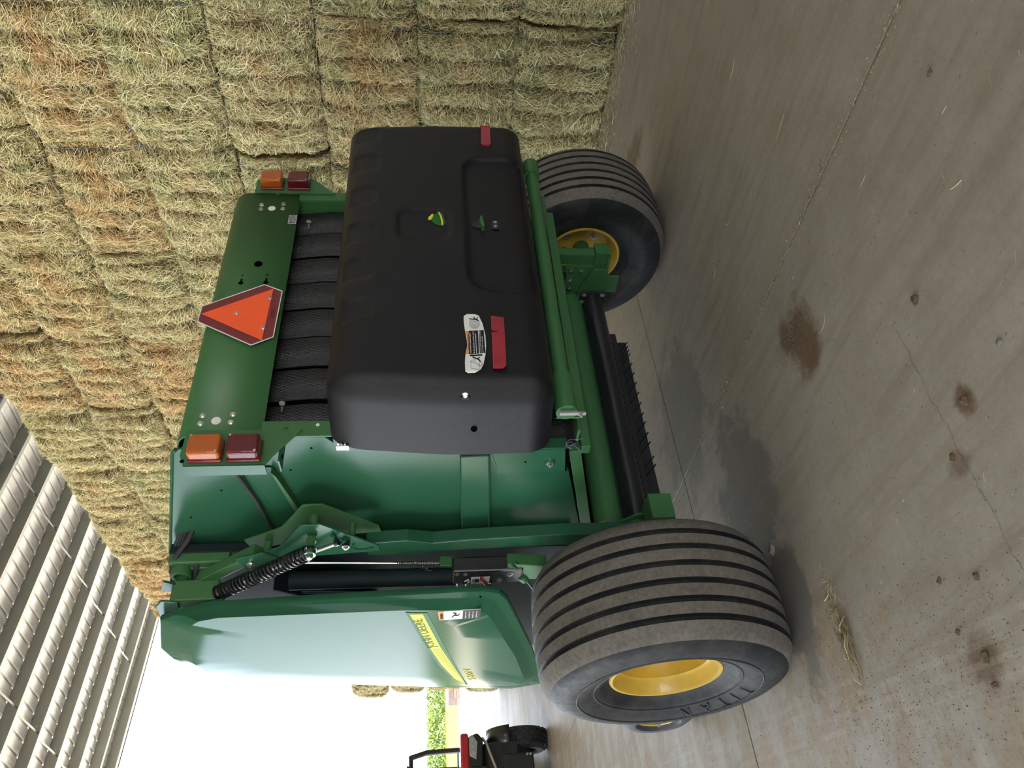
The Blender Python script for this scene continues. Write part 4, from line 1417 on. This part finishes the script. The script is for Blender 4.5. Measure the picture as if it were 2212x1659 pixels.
# adjusting rods and hooks on the plate
MB().tube([(-0.985, -0.12, 2.05), (-0.985, -0.245, 1.86)], 0.009, 10).build('tension_rod', 'zinc', pl_o)
MB().tube([(-0.985, -0.245, 1.86), (-0.985, -0.255, 1.845)], 0.013, 8).build('rod_nut', 'spring_black', pl_o)
MB().tube([(-0.965, -0.28, 1.87), (-0.968, -0.22, 1.86), (-0.968, -0.215, 1.835), (-0.968, -0.245, 1.82)], 0.008, 8).build('rod_hook', 'green_gloss', pl_o)
MB().tube([(-0.962, -0.21, 1.82), (-0.985, -0.215, 1.82)], 0.017, 16).build('hook_bush', 'black_paint', pl_o)
MB().bolt((-0.985, -0.215, 1.82), (-1, 0, 0), 0.010, 0.010).build('bolt', 'zinc', pl_o)
MB().tube([(-0.958, -0.19, 1.79), (-0.958, -0.155, 1.80), (-0.958, -0.135, 1.775), (-0.958, -0.14, 1.73), (-0.958, -0.155, 1.715)], 0.005, 8).build('rope_hook', 'green_gloss', pl_o)
# thin control rod with its spring
MB().tube([(-0.93, 0.02, 2.02), (-0.93, 0.055, 1.62)], 0.0055, 10).build('control_rod', 'zinc', B)
pts = []
for i in range(22 * 8 + 1):
    t = i / (22 * 8)
    a = 2 * PI * 22 * t
    pts.append((-0.93 + 0.009 * math.cos(a), 0.055 + 0.012 * t + 0.009 * math.sin(a), 1.62 - 0.20 * t))
MB().tube(pts, 0.002, 5).build('rod_spring', 'zinc', B)
MB().bar((-0.925, 0.065, 1.43), (-0.925, 0.09, 1.22), 0.02, 0.05, (1, 0, 0)).build('rod_yoke', 'green_paint', B, 0, bevel=0.003)
mb = MB()
for k in range(6):
    mb.tube([(-0.93 - 0.004 * k, 0.06 + 0.013 * k + 0.010 * math.cos(t * PI / 5), 1.54 - 0.017 * k + 0.008 * math.sin(t * PI / 5)) for t in range(11)], 0.0025, 5)
mb.build('safety_chain', 'zinc', B)
cc = MB().prism([(0.06, 1.30), (0.10, 1.31), (0.14, 1.27), (0.14, 1.16), (0.10, 1.13), (0.06, 1.15)], 'X', -0.945, -0.925).build('chain_link_plate', 'green_paint', B, 0, bevel=0.004)
for py, pz in ((0.11, 1.285), (0.115, 1.24), (0.11, 1.155)):
    MB().tube([(-0.945, py, pz), (-0.957, py, pz)], 0.014, 12).build('bush', 'green_paint', cc)
MB().tube([(-0.95, 0.06, 1.255), (-0.965, 0.09, 1.255), (-0.965, 0.09, 1.235), (-0.95, 0.06, 1.235)], 0.005, 8).build('master_link', 'zinc', cc)
# gate cylinder with its lock valve
cy_ = MB().tube([(-0.955, 0.14, 2.10), (-0.955, 0.155, 1.36)], 0.042, 24).build('gate_cylinder', 'dark_inner', B)
MB().tube([(-0.985, 0.19, 2.05), (-0.990, 0.21, 1.80), (-0.985, 0.235, 1.60), (-0.985, 0.25, 1.45), (-0.985, 0.30, 1.34)], 0.008, 8).build('hydraulic_hose', 'rubber_black', cy_)
vb = MB().box((-0.995, 0.03, 1.055), (-0.92, 0.155, 1.375)).build('lock_valve', 'black_paint', B, 0, bevel=0.008)
MB().box((-0.9965, 0.085, 1.205), (-0.995, 0.150, 1.290)).build('lock_label', 'decal_white', vb, 0)
MB().box((-0.9965, 0.085, 1.290), (-0.995, 0.150, 1.325)).build('label_end', 'decal_black', vb, 0)
mb = MB().tube([(-0.9975, 0.118 + 0.012 * math.cos(t * PI / 8), 1.272 + 0.010 * math.sin(t * PI / 8)) for t in range(9)], 0.002, 6)
mb.box((-0.9985, 0.104, 1.252), (-0.9965, 0.132, 1.272))
mb.build('padlock_symbol', 'decal_black', vb, 0)
MB().tube([(-0.9975, 0.118 + 0.012 * math.cos(t * PI / 8), 1.238 + 0.009 * math.sin(t * PI / 8)) for t in range(2, 11)], 0.002, 6).build('open_padlock_symbol', 'decal_black', vb, 0)
mb = MB().bar((-0.9985, 0.135, 1.305), (-0.9985, 0.115, 1.296), 0.004, 0.012, (1, 0, 0)).bar((-0.9985, 0.118, 1.318), (-0.9985, 0.10, 1.300), 0.004, 0.008, (1, 0, 0))
mb.build('raised_gate_symbol', 'decal_white', vb, 0)
MB().bar((-1.005, 0.08, 1.245), (-1.005, 0.148, 1.215), 0.012, 0.022, (1, 0, 0)).build('valve_lever', 'tape_red', vb, 0, bevel=0.004)
MB().box((-1.00, 0.155, 1.19), (-0.95, 0.195, 1.24)).build('valve_knob', 'black_paint', vb, 0, bevel=0.006)
for py, pz in ((0.05, 1.355), (0.055, 1.315)):
    MB().bolt((-0.995, py, pz), (-1, 0, 0), 0.008, 0.006).build('bolt', 'zinc', vb)
for py, pz in ((0.12, 1.16), (0.07, 1.115)):
    MB().bolt((-0.995, py, pz), (-1, 0, 0), 0.010, 0.007).build('bolt', 'zinc', vb)
for pz in (1.345, 1.305):
    MB().tube([(-0.97, 0.155, pz), (-0.97, 0.20, pz)], 0.010, 6).tube([(-0.97, 0.20, pz), (-0.97, 0.225, pz)], 0.007, 10).build('hose_fitting', 'zinc', vb)
MB().prism([(-0.01, 1.13), (0.13, 1.13), (0.16, 0.95), (0.02, 0.95)], 'X', -0.985, -0.93).build('valve_mount', 'green_paint', vb, 0, bevel=0.004)
# bent lock rod
MB().tube([(-0.92, 0.02, 1.10), (-0.95, 0.06, 1.06), (-0.96, 0.05, 1.04), (-0.985, -0.02, 1.10), (-0.99, -0.01, 1.11), (-0.985, 0.06, 1.07), (-0.985, 0.16, 1.03), (-0.985, 0.30, 0.97)], 0.0055, 8).build('lock_rod', 'green_gloss', B)
MB().tube([(-0.985, 0.11, 1.06), (-0.985, 0.15, 1.04)], 0.020, 14).build('rod_guide', 'green_paint', B)
# top corner: pivot tube, hoses and mirror-bright brackets
MB().lathe([(-0.06, 0.030), (-0.06, 0.045), (0.06, 0.045), (0.06, 0.030)], (-0.87, 0.12, 2.57), 'X', 24, closed=True).build('gate_pivot', 'green_paint', B)
MB().box((-0.89, 0.06, 2.36), (-0.80, 0.10, 2.62)).box((-0.90, 0.10, 2.44), (-0.80, 0.17, 2.56)).build('pivot_bracket', 'green_paint', B, 0, bevel=0.006)
MB().tube([(-0.70, -0.02, 2.50), (-0.80, 0.02, 2.54), (-0.86, 0.06, 2.59), (-0.90, 0.12, 2.615), (-0.93, 0.18, 2.60), (-0.94, 0.20, 2.55), (-0.93, 0.16, 2.52), (-0.88, 0.08, 2.50)], 0.013, 10).build('hydraulic_hose', 'rubber_black', B)
for k in range(3):
    MB().tube([(-0.70, -0.04, 2.52 + 0.012 * k), (-0.80, 0.05, 2.575 + 0.012 * k), (-0.87, 0.10, 2.60 + 0.010 * k), (-0.93, 0.18, 2.605 + 0.008 * k), (-0.98, 0.25, 2.57)], 0.008, 8).build('hydraulic_hose', 'rubber_black', B)
mb = MB().prism([(0.09, 2.63), (0.17, 2.66), (0.19, 2.60), (0.13, 2.57)], 'X', -0.965, -0.955)
mb.prism([(0.16, 2.60), (0.24, 2.64), (0.25, 2.60), (0.19, 2.555)], 'X', -0.985, -0.975)
mb.build('hose_bracket', 'green_gloss', B, 0)
MB().prism([(0.15, 2.66), (0.10, 2.625), (0.12, 2.56), (0.20, 2.57), (0.27, 2.62), (0.26, 2.67)], 'X', -1.05, -1.04).build('door_hinge', 'green_gloss', B, 0, bevel=0.003)
MB().box((-1.04, 0.12, 2.40), (-0.94, 0.20, 2.60)).build('hinge_block', 'green_paint', B, 0, bevel=0.008)
# drawbar towards the tractor
MB().bar((-0.45, 1.6, 0.60), (-0.06, 3.3, 0.52), 0.10, 0.16).bar((0.45, 1.6, 0.60), (0.06, 3.3, 0.52), 0.10, 0.16).box((-0.10, 3.25, 0.44), (0.10, 3.75, 0.60)).build('drawbar', 'green_paint', B, 0, bevel=0.01)
MB().tube([(0.12, 3.35, 0.0), (0.12, 3.35, 0.75)], 0.035, 14).box((0.02, 3.25, 0.0), (0.22, 3.45, 0.015)).build('parking_jack', 'zinc', B)
# ================================================================== SIDE-BY-SIDE UTILITY VEHICLE
U = empty('utility_vehicle', (-0.42, 7.55, 0), math.radians(-3))
tag(U, 'red and black side-by-side utility vehicle parked nose-in near the opening', 'vehicle')


def utv_wheel(x, y):
    r, w_ = 0.32, 0.13
    prof = [(-w_ + 0.02, 0.17), (-w_, 0.20), (-w_, 0.27), (-w_ + 0.03, r - 0.02), (0, r - 0.012), (w_ - 0.03, r - 0.02), (w_, 0.27), (w_, 0.20), (w_ - 0.02, 0.17)]
    wh = MB().lathe([(-w_ + 0.03, 0.17), (-w_ + 0.06, 0.15), (-0.02, 0.14), (-0.02, 0.0)], (x, y, r), 'X', 32).lathe([(w_ - 0.03, 0.17), (w_ - 0.06, 0.15), (0.02, 0.14), (0.02, 0.0)], (x, y, r), 'X', 32).build('wheel', 'black_paint', U)
    mb = MB().lathe(prof, (x, y, r), 'X', 40)
    # knobbly tread blocks
    for k in range(22):
        t = 2 * PI * k / 22
        for j, (a, tw_) in enumerate(((-0.085, 0.3), (-0.025, -0.3), (0.035, 0.3), (0.092, -0.3))):
            tt = t + (0.14 if j % 2 else 0)
            c = Vector((x + a, y + (r - 0.006) * math.cos(tt), r + (r - 0.006) * math.sin(tt)))
            if c.z < 0.01:
                c.z = 0.01
            rad = Vector((0, math.cos(tt), math.sin(tt)))
            tan = Vector((tw_, -math.sin(tt), math.cos(tt))).normalized()
            mb.bar(c - tan * 0.026, c + tan * 0.026, 0.034, 0.026, rad)
    mb.build('knobbly_tire', 'rubber_black', wh, 30)


for x in (-0.60, 0.665):
    utv_wheel(x, -0.10)
    utv_wheel(x, 1.85)
# nose: skid plate, bumper, fenders, hood
MB().prism([(-0.30, 0.24), (-0.42, 0.42), (-0.42, 0.62), (-0.30, 0.84), (0.55, 0.84), (0.55, 0.24)], 'X', -0.60, 0.62).build('front_body', 'black_paint', U, 0, bevel=0.02)
MB().box((-0.42, -0.44, 0.22), (0.46, -0.30, 0.60)).build('skid_plate', 'black_paint', U, 0, bevel=0.02)
for x, z in ((0.44, 0.30), (0.44, 0.26)):
    MB().bolt((x, -0.445, z), (0, -1, 0), 0.010, 0.008).build('bolt', 'zinc', U)
MB().prism([(-0.63, 0.84), (0.66, 0.84), (0.74, 0.90), (0.70, 1.02), (0.60, 1.06), (-0.57, 1.06), (-0.66, 1.02), (-0.70, 0.90)], 'Y', -0.38, 0.50).build('hood', 'black_paint', U, 0, bevel=0.03, seg=3)
MB().box((0.30, -0.40, 1.02), (0.735, 0.45, 1.125)).box((-0.70, -0.40, 1.02), (-0.28, 0.45, 1.125)).build('fender_trim', 'red_paint', U, 0, bevel=0.03, seg=3)
MB().box((-0.28, -0.39, 1.04), (0.30, 0.42, 1.10)).build('hood_panel', 'red_paint', U, 0, bevel=0.02, seg=3)
for sx in (-1, 1):
    cx = 0.02 + sx * 0.55
    hl = MB().prism([(cx - 0.15, 0.93), (cx - 0.10, 1.015), (cx + 0.12, 1.015), (cx + 0.14, 0.97), (cx + 0.05, 0.91)], 'Y', -0.412, -0.36).build('headlight', 'headlight_glass', U, 0, bevel=0.008)
    for k in range(3):
        MB().disc((cx - 0.07 + 0.07 * k, -0.412, 0.97), 0.022, (0, -1, 0), 0.004, 14).build('bulb', 'zinc', hl)
gr = MB().box((-0.30, -0.425, 0.80), (0.34, -0.39, 1.0)).build('grille', 'dark_inner', U, 0)
for k in range(9):
    x = -0.27 + 0.072 * k
    MB().box((x, -0.44, 0.81), (x + 0.02, -0.42, 0.99)).build('grille_bar', 'black_paint', gr, 0)
MB().tube([(0.68, -0.30, 0.84), (0.60, -0.40, 0.80), (0.30, -0.46, 0.70), (-0.26, -0.46, 0.70), (-0.56, -0.40, 0.80), (-0.64, -0.30, 0.84)], 0.018, 10).build('bumper_bar', 'zinc', U)
# fenders over the wheels
for sx in (-1, 1):
    cx = 0.03 + sx * 0.66
    mb = sheet([(-0.10 + 0.40 * math.cos(math.radians(a)), 0.36 + 0.42 * math.sin(math.radians(a))) for a in range(15, 160, 12)], 'X', cx - 0.10, cx + 0.10)
    mb.build('wheel_arch', 'black_paint', U, 50, solid=0.02)
# cabin: tub, seats, bed and cage
MB().box((-0.64, 0.50, 0.28), (0.70, 1.70, 0.62)).build('cabin_tub', 'black_paint', U, 0, bevel=0.03)
for cx in (-0.30, 0.36):
    st = MB().box((cx - 0.24, 0.95, 0.60), (cx + 0.24, 1.40, 0.76)).build('seat', 'seat_vinyl', U, 0, bevel=0.04, seg=3)
    MB().prism([(1.34, 0.70), (1.46, 0.70), (1.56, 1.28), (1.46, 1.30)], 'X', cx - 0.24, cx + 0.24).build('backrest', 'seat_vinyl', st, 0, bevel=0.03, seg=3)
MB().box((-0.66, 1.62, 0.66), (0.72, 2.70, 1.05)).build('cargo_bed', 'red_paint', U, 0, bevel=0.03)
sw = MB().lathe([(0.17 + 0.014 * math.cos(t * PI / 4), 0.014 * math.sin(t * PI / 4)) for t in range(8)], (0, 0, 0), 'Z', 4)
mb = MB().tube([(-0.30 + 0.17 * math.cos(t * PI / 12), 0.86 - 0.06 * math.sin(t * PI / 12), 1.12 + 0.15 * math.sin(t * PI / 12)) for t in range(25)], 0.014, 8)
mb.tube([(-0.30, 0.86, 1.12), (-0.30, 0.55, 0.98)], 0.022, 10)
mb.bar((-0.46, 0.86, 1.12), (-0.14, 0.86, 1.12), 0.02, 0.03)
mb.build('steering_wheel', 'seat_vinyl', U)
MB().box((-0.64, 0.42, 0.98), (0.70, 0.58, 1.14)).build('dashboard', 'seat_vinyl', U, 0, bevel=0.03)
cage = MB()
for sx in (-1, 1):
    cx = 0.03 + sx * 0.67
    tx_ = 0.03 + sx * 0.66
    cage.tube([(cx, 0.40, 1.06), (tx_ + sx * 0.03, 0.55, 1.55), (tx_, 0.66, 1.76), (tx_, 0.95, 1.80), (tx_, 1.55, 1.80), (tx_ + sx * 0.02, 1.66, 1.72), (cx, 1.70, 1.0)], 0.036, 10)
    cage.tube([(cx, 1.69, 1.30), (0.03 - sx * 0.20, 1.68, 1.68)], 0.018, 8)
cage.tube([(-0.63, 0.66, 1.76), (0.69, 0.66, 1.76)], 0.030, 10)
cage.tube([(-0.63, 1.62, 1.78), (0.69, 1.62, 1.78)], 0.028, 10)
cage.tube([(-0.58, 1.69, 1.30), (0.64, 1.69, 1.30)], 0.022, 10)
cage.build('roll_cage', 'black_paint', U)
MB().box((-0.54, 0.68, 1.79), (0.60, 1.62, 1.82)).build('roof_sheet', 'black_paint', U, 0, bevel=0.02)
rw = MB().box((-0.55, 1.66, 1.12), (0.61, 1.672, 1.72)).build('rear_window', 'window_glass', U, 0)
MB().prism([(0.52, 0.72), (0.62, 0.72), (0.66, 0.84), (0.66, 0.98), (0.62, 1.08), (0.52, 1.08)], 'Y', 0.38, 0.40).build('side_mirror', 'black_paint', U, 0)

# ================================================================== OUTSIDE
# gravel yard beyond the slab, field edge, rows of corn
MB().box((-140, 21.3, -0.3), (200, 43, -0.02)).build('ground_gravel', 'gravel', None, 0)
tag(bpy.data.objects['ground_gravel'], 'bright sunlit gravel yard beyond the opening', None, None, 'structure')
MB().box((-140, 43, -0.3), (260, 320, 0.0)).build('ground_field', 'grass_mat', None, 0)
tag(bpy.data.objects['ground_field'], 'sunlit yellow green grass verge at the field edge', None, None, 'structure')
MB().box((-160, -120, -0.35), (260, 21.3, -0.26)).build('ground_yard', 'gravel', None, 0)
tag(bpy.data.objects['ground_yard'], 'gravel ground around the barn', None, None, 'structure')
rng = np.random.default_rng(21)
P, D, Nn, L, Wd, lf, tn = [], [], [], [], [], [], []
for row in range(10):
    yy = 84 + row * 1.6
    n_ = 1200
    xs_ = np.linspace(-90, 110, n_) + rng.normal(0, 0.05, n_)
    for lv in range(7):
        z = 0.30 + 0.26 * lv + rng.normal(0, 0.06, n_)
        a = rng.uniform(0, 2 * PI, n_)
        d = np.stack([np.cos(a), np.sin(a) * 0.6, rng.uniform(0.2, 1.0, n_)], -1)
        d /= np.linalg.norm(d, axis=1, keepdims=True)
        P.append(np.stack([xs_, np.full(n_, yy) + rng.normal(0, 0.1, n_), z], -1))
        D.append(d)
        Nn.append(np.tile(np.array([[0, -1.0, 0.2]]), (n_, 1)))
        L.append(rng.uniform(0.5, 0.8, n_))
        Wd.append(rng.uniform(0.07, 0.13, n_))
        lf.append(rng.uniform(0, 0.1, n_))
vs, qs = strands(np.concatenate(P), np.concatenate(D), np.concatenate(Nn), np.concatenate(L), np.concatenate(Wd), np.concatenate(lf), rng, 0.3)
cf = fastmesh('corn_field', vs, qs, 'corn_leaf', None)
tag(cf, 'rows of tall green corn in the far field', 'corn', None, 'stuff')
# a small crate with a white lid at the edge of the yard
ub = empty('storage_crate', (11.45, 40.0, -0.02), 0.3)
tag(ub, 'small weathered crate with a white lid at the field edge', 'crate')
MB().box((-0.45, -0.35, 0.0), (0.45, 0.35, 0.62)).build('crate_body', 'wood_pale', ub, 0, bevel=0.01)
for k in range(4):
    MB().box((-0.46, -0.37, 0.04 + 0.15 * k), (0.46, -0.35, 0.16 + 0.15 * k)).build('slat', 'wood_pale', ub, 0)
MB().box((-0.52, -0.42, 0.62), (0.52, 0.42, 0.72)).build('lid', 'decal_white', ub, 0, bevel=0.01)
MB().box((-0.40, -0.355, 0.0), (-0.30, -0.36, 0.62)).build('leg', 'wood_pale', ub, 0)

# ================================================================== LITTER ON THE FLOOR
rng = np.random.default_rng(33)


def litter(name, P2, L, Wd, lab, cat, tintv, mat_='straw_loose', kind='stuff', z=0.0015, lift=0.004, ang=None, bend=0.3):
    n_ = len(P2)
    a = rng.uniform(0, 2 * PI, n_) if ang is None else ang
    D = np.stack([np.cos(a), np.sin(a), rng.normal(0, 0.03, n_)], -1)
    P = np.concatenate([P2, np.full((n_, 1), z)], 1)
    N_ = np.tile(np.array([[0, 0, 1.0]]), (n_, 1))
    vs, qs = strands(P, D, N_, L, Wd, np.abs(rng.normal(0, lift, n_)), rng, bend)
    vs[:, 2] = np.maximum(vs[:, 2], 0.0006)
    o = fastmesh(name, vs, qs, mat_, None, np.repeat(tintv, 6))
    tag(o, lab, cat, None, kind)
    return o


# straw swept along the foot of the stack
n_ = 14000
px = 3.20 - rng.gamma(1.2, 0.10, n_).clip(0, 1.5)
py = rng.uniform(-1.6, 10.0, n_)
litter('straw_litter', np.stack([px, py], -1), rng.uniform(0.02, 0.11, n_), rng.uniform(0.0025, 0.0055, n_), 'loose straw scattered along the foot of the hay stack', 'straw', rng.beta(4, 1.3, n_), lift=0.008)
# thin scatter over the whole floor
n_ = 1500
px = rng.uniform(-2.6, 3.0, n_)
py = rng.uniform(-2.4, 6.0, n_)
litter('straw_specks', np.stack([px, py], -1), rng.gamma(2, 0.006, n_).clip(0.004, 0.06), rng.uniform(0.0012, 0.0024, n_), 'short bits of straw scattered over the concrete', 'straw', rng.beta(2.5, 1.5, n_), lift=0.001)


def crumbs(name, c, n_, sx, sy, smin, smax, lab, cat):
    P2 = np.stack([rng.normal(c[0], sx, n_), rng.normal(c[1], sy, n_)], -1)
    P2 = P2[P2[:, 0] < 3.0]
    n_ = len(P2)
    s = rng.uniform(smin, smax, n_)
    base = np.array([[1, 0, 0], [-0.5, 0.87, 0], [-0.5, -0.87, 0], [0, 0, 0.9], ])
    vs = np.zeros((n_, 4, 3))
    rot = rng.uniform(0, 2 * PI, n_)
    for i, bv in enumerate(base):
        vs[:, i, 0] = P2[:, 0] + s * (bv[0] * np.cos(rot) - bv[1] * np.sin(rot)) * rng.uniform(0.6, 1.4, n_)
        vs[:, i, 1] = P2[:, 1] + s * (bv[0] * np.sin(rot) + bv[1] * np.cos(rot)) * rng.uniform(0.6, 1.4, n_)
        vs[:, i, 2] = s * bv[2] * rng.uniform(0.5, 1.1, n_) + 0.0004
    idx = np.arange(n_)[:, None] * 4
    q = np.concatenate([idx + np.array(t) for t in ([0, 1, 3], [1, 2, 3], [2, 0, 3])])
    o = fastmesh(name, vs.reshape(-1, 3), q, 'crumb', None, np.repeat(rng.beta(1.6, 2.2, n_), 4))
    tag(o, lab, cat, None, 'stuff')
    return o


crumbs('dirt_crumbs', (-0.8, -0.8), 2200, 1.1, 0.9, 0.001, 0.0032, 'fine dirt crumbs over the open floor behind the machine', 'dirt')
crumbs('chaff_crumbs', (0.5, 1.4), 2400, 1.1, 1.0, 0.0015, 0.005, 'dark chaff crumbs on the floor under and beyond the machine', 'dirt')
crumbs('chaff_patch', (-0.50, -0.95), 900, 0.05, 0.06, 0.001, 0.004, 'brown patch of chaff and dust behind the rear cover', 'chaff')
crumbs('mud_crumbs', (-1.85, -0.9), 1300, 0.16, 0.45, 0.001, 0.0036, 'dried mud crumbs along the wheel track', 'dirt')
# trail of chaff lodged in the floor joint
n_ = 1500
jy = rng.uniform(-2.4, 0.3, n_)
wob = 0.010 + 0.014 * (np.sin(jy * 3.1 + 1) > 0.2)
litter('joint_chaff', np.stack([-0.2 + rng.normal(0, 1, n_) * wob, jy], -1), rng.uniform(0.004, 0.016, n_), rng.uniform(0.0015, 0.003, n_), 'brown chaff lodged along the floor joint', 'chaff', rng.beta(1.5, 2.2, n_), lift=0.002)
# wad of coarse stems beside the near tire
n_ = 90
litter('stem_clump', np.stack([rng.normal(-1.60, 0.065, n_), rng.normal(-0.565, 0.022, n_)], -1), rng.uniform(0.03, 0.10, n_), rng.uniform(0.003, 0.006, n_), 'clump of coarse brown stems behind the near tire', 'straw', rng.beta(1.2, 4, n_), z=0.004, lift=0.010, ang=rng.normal(0.05, 0.35, n_) + PI)
n_ = 60
litter('stem_clump', np.stack([rng.normal(-1.45, 0.06, n_), rng.normal(-0.56, 0.03, n_)], -1), rng.uniform(0.015, 0.05, n_), rng.uniform(0.002, 0.004, n_), 'loose trail of stems leading right from the stem clump', 'straw', rng.beta(1.6, 2.5, n_), z=0.002, lift=0.005)
# single long straws that can be told apart
SS = [((-0.62, -1.165), 0.10, 1.9, 0.9, 'long curved straw on the brown chaff patch'), ((0.235, -1.46), 0.12, 1.75, 0.0, 'straight brown stem lying right of the floor joint'), ((0.90, -1.36), 0.09, 1.85, 0.5, 'pale straw at the edge of the bright strip by the hay'), ((0.40, -0.83), 0.06, 0.7, 0.8, 'bent pale straw between the joint and the far tire'), ((0.34, -0.55), 0.055, 1.9, 1.2, 'hooked straw near the far tire'), ((-0.45, -1.68), 0.05, 1.6, 0.3, 'short brown stem on the right of the floor joint'), ((-0.85, -1.95), 0.05, 1.2, 0.2, 'thin straw lying close to the camera')]
for (c, l_, a, bn, lab) in SS:
    pts = []
    for i in range(7):
        t = i / 6 - 0.5
        pts.append((c[0] + l_ * t * math.cos(a) - bn * l_ * (0.25 - t * t) * math.sin(a), c[1] + l_ * t * math.sin(a) + bn * l_ * (0.25 - t * t) * math.cos(a), 0.003))
    mb = MB().tube(pts, [0.0012, 0.0016, 0.0018, 0.0018, 0.0017, 0.0014, 0.001], 5)
    o = mb.build('straw_stem', 'straw_loose', None)
    at_ = o.data.attributes.new('tint', 'FLOAT', 'POINT')
    at_.data.foreach_set('value', [0.35 if 'brown' in lab else 0.7] * len(o.data.vertices))
    tag(o, lab, 'straw', 'single straws on the floor')


def clod(c, s, lab, m_='dirt', name='dirt_clod', cat='dirt clod', seed=1, flat=0.6):
    bm = bmesh.new()
    bmesh.ops.create_icosphere(bm, subdivisions=3, radius=1.0)
    r_ = np.random.default_rng(seed)
    ph = r_.uniform(0, 6, 6)
    for v in bm.verts:
        p = v.co
        k = 1 + 0.22 * math.sin(3 * p.x + ph[0]) * math.cos(3 * p.y + ph[1]) + 0.16 * math.sin(6 * p.z + ph[2] + 4 * p.x) + 0.10 * math.sin(11 * p.y + ph[3]) + r_.normal(0, 0.05)
        v.co = Vector((p.x * s * k * (1 + 0.3 * math.sin(ph[4])), p.y * s * k, max(-0.0, (p.z * flat * s * k + s * flat * 0.55))))
    me = bpy.data.meshes.new(name)
    bm.to_mesh(me)
    bm.free()
    me.materials.append(MATS[m_])
    me.polygons.foreach_set('use_smooth', [True] * len(me.polygons))
    o = bpy.data.objects.new(name, me)
    C.objects.link(o)
    o.location = (c[0], c[1], 0.0005)
    tag(o, lab, cat, 'lumps on the floor')


CL = [((-0.962, -1.613), 0.016, 'dark round dirt lump on bare concrete right of the chaff patch'), ((-0.508, -2.094), 0.014, 'brown crumbly clod just right of the floor joint'), ((-1.296, -1.783), 0.012, 'small grey lump at the lower frame edge with a long shadow'), ((-1.329, -1.584), 0.016, 'tan clod among the footprints of mud'), ((-1.42, -1.44), 0.012, 'smaller tan clod beside the hairline crack'), ((-1.719, -1.309), 0.012, 'mud crumb where the wheel tracks begin'), ((-1.805, -1.139), 0.010, 'dark mud crumb within the wheel tracks'), ((-0.808, -0.862), 0.008, 'tiny pale pebble left of the chaff patch'), ((-0.327, -1.127), 0.013, 'light grey smudge of grit near the floor joint'), ((-1.899, -1.201), 0.016, 'long mud lump at the left of the wheel tracks'), ((-1.968, -1.187), 0.015, 'last mud lump left of the wheel tracks'), ((-1.661, -1.159), 0.010, 'flat mud flake above the wheel tracks')]
for k, (c, s_, lab) in enumerate(CL):
    clod(c, s_ * 0.8, lab, seed=50 + k, flat=0.42, m_='stone_grey' if 'pebble' in lab or 'grit' in lab or 'grey lump' in lab else 'dirt')
clod((-1.075, -0.235), 0.017, 'pale grey stone beside the near tire', 'stone_grey', 'stone', 'stone', 7, 0.8)
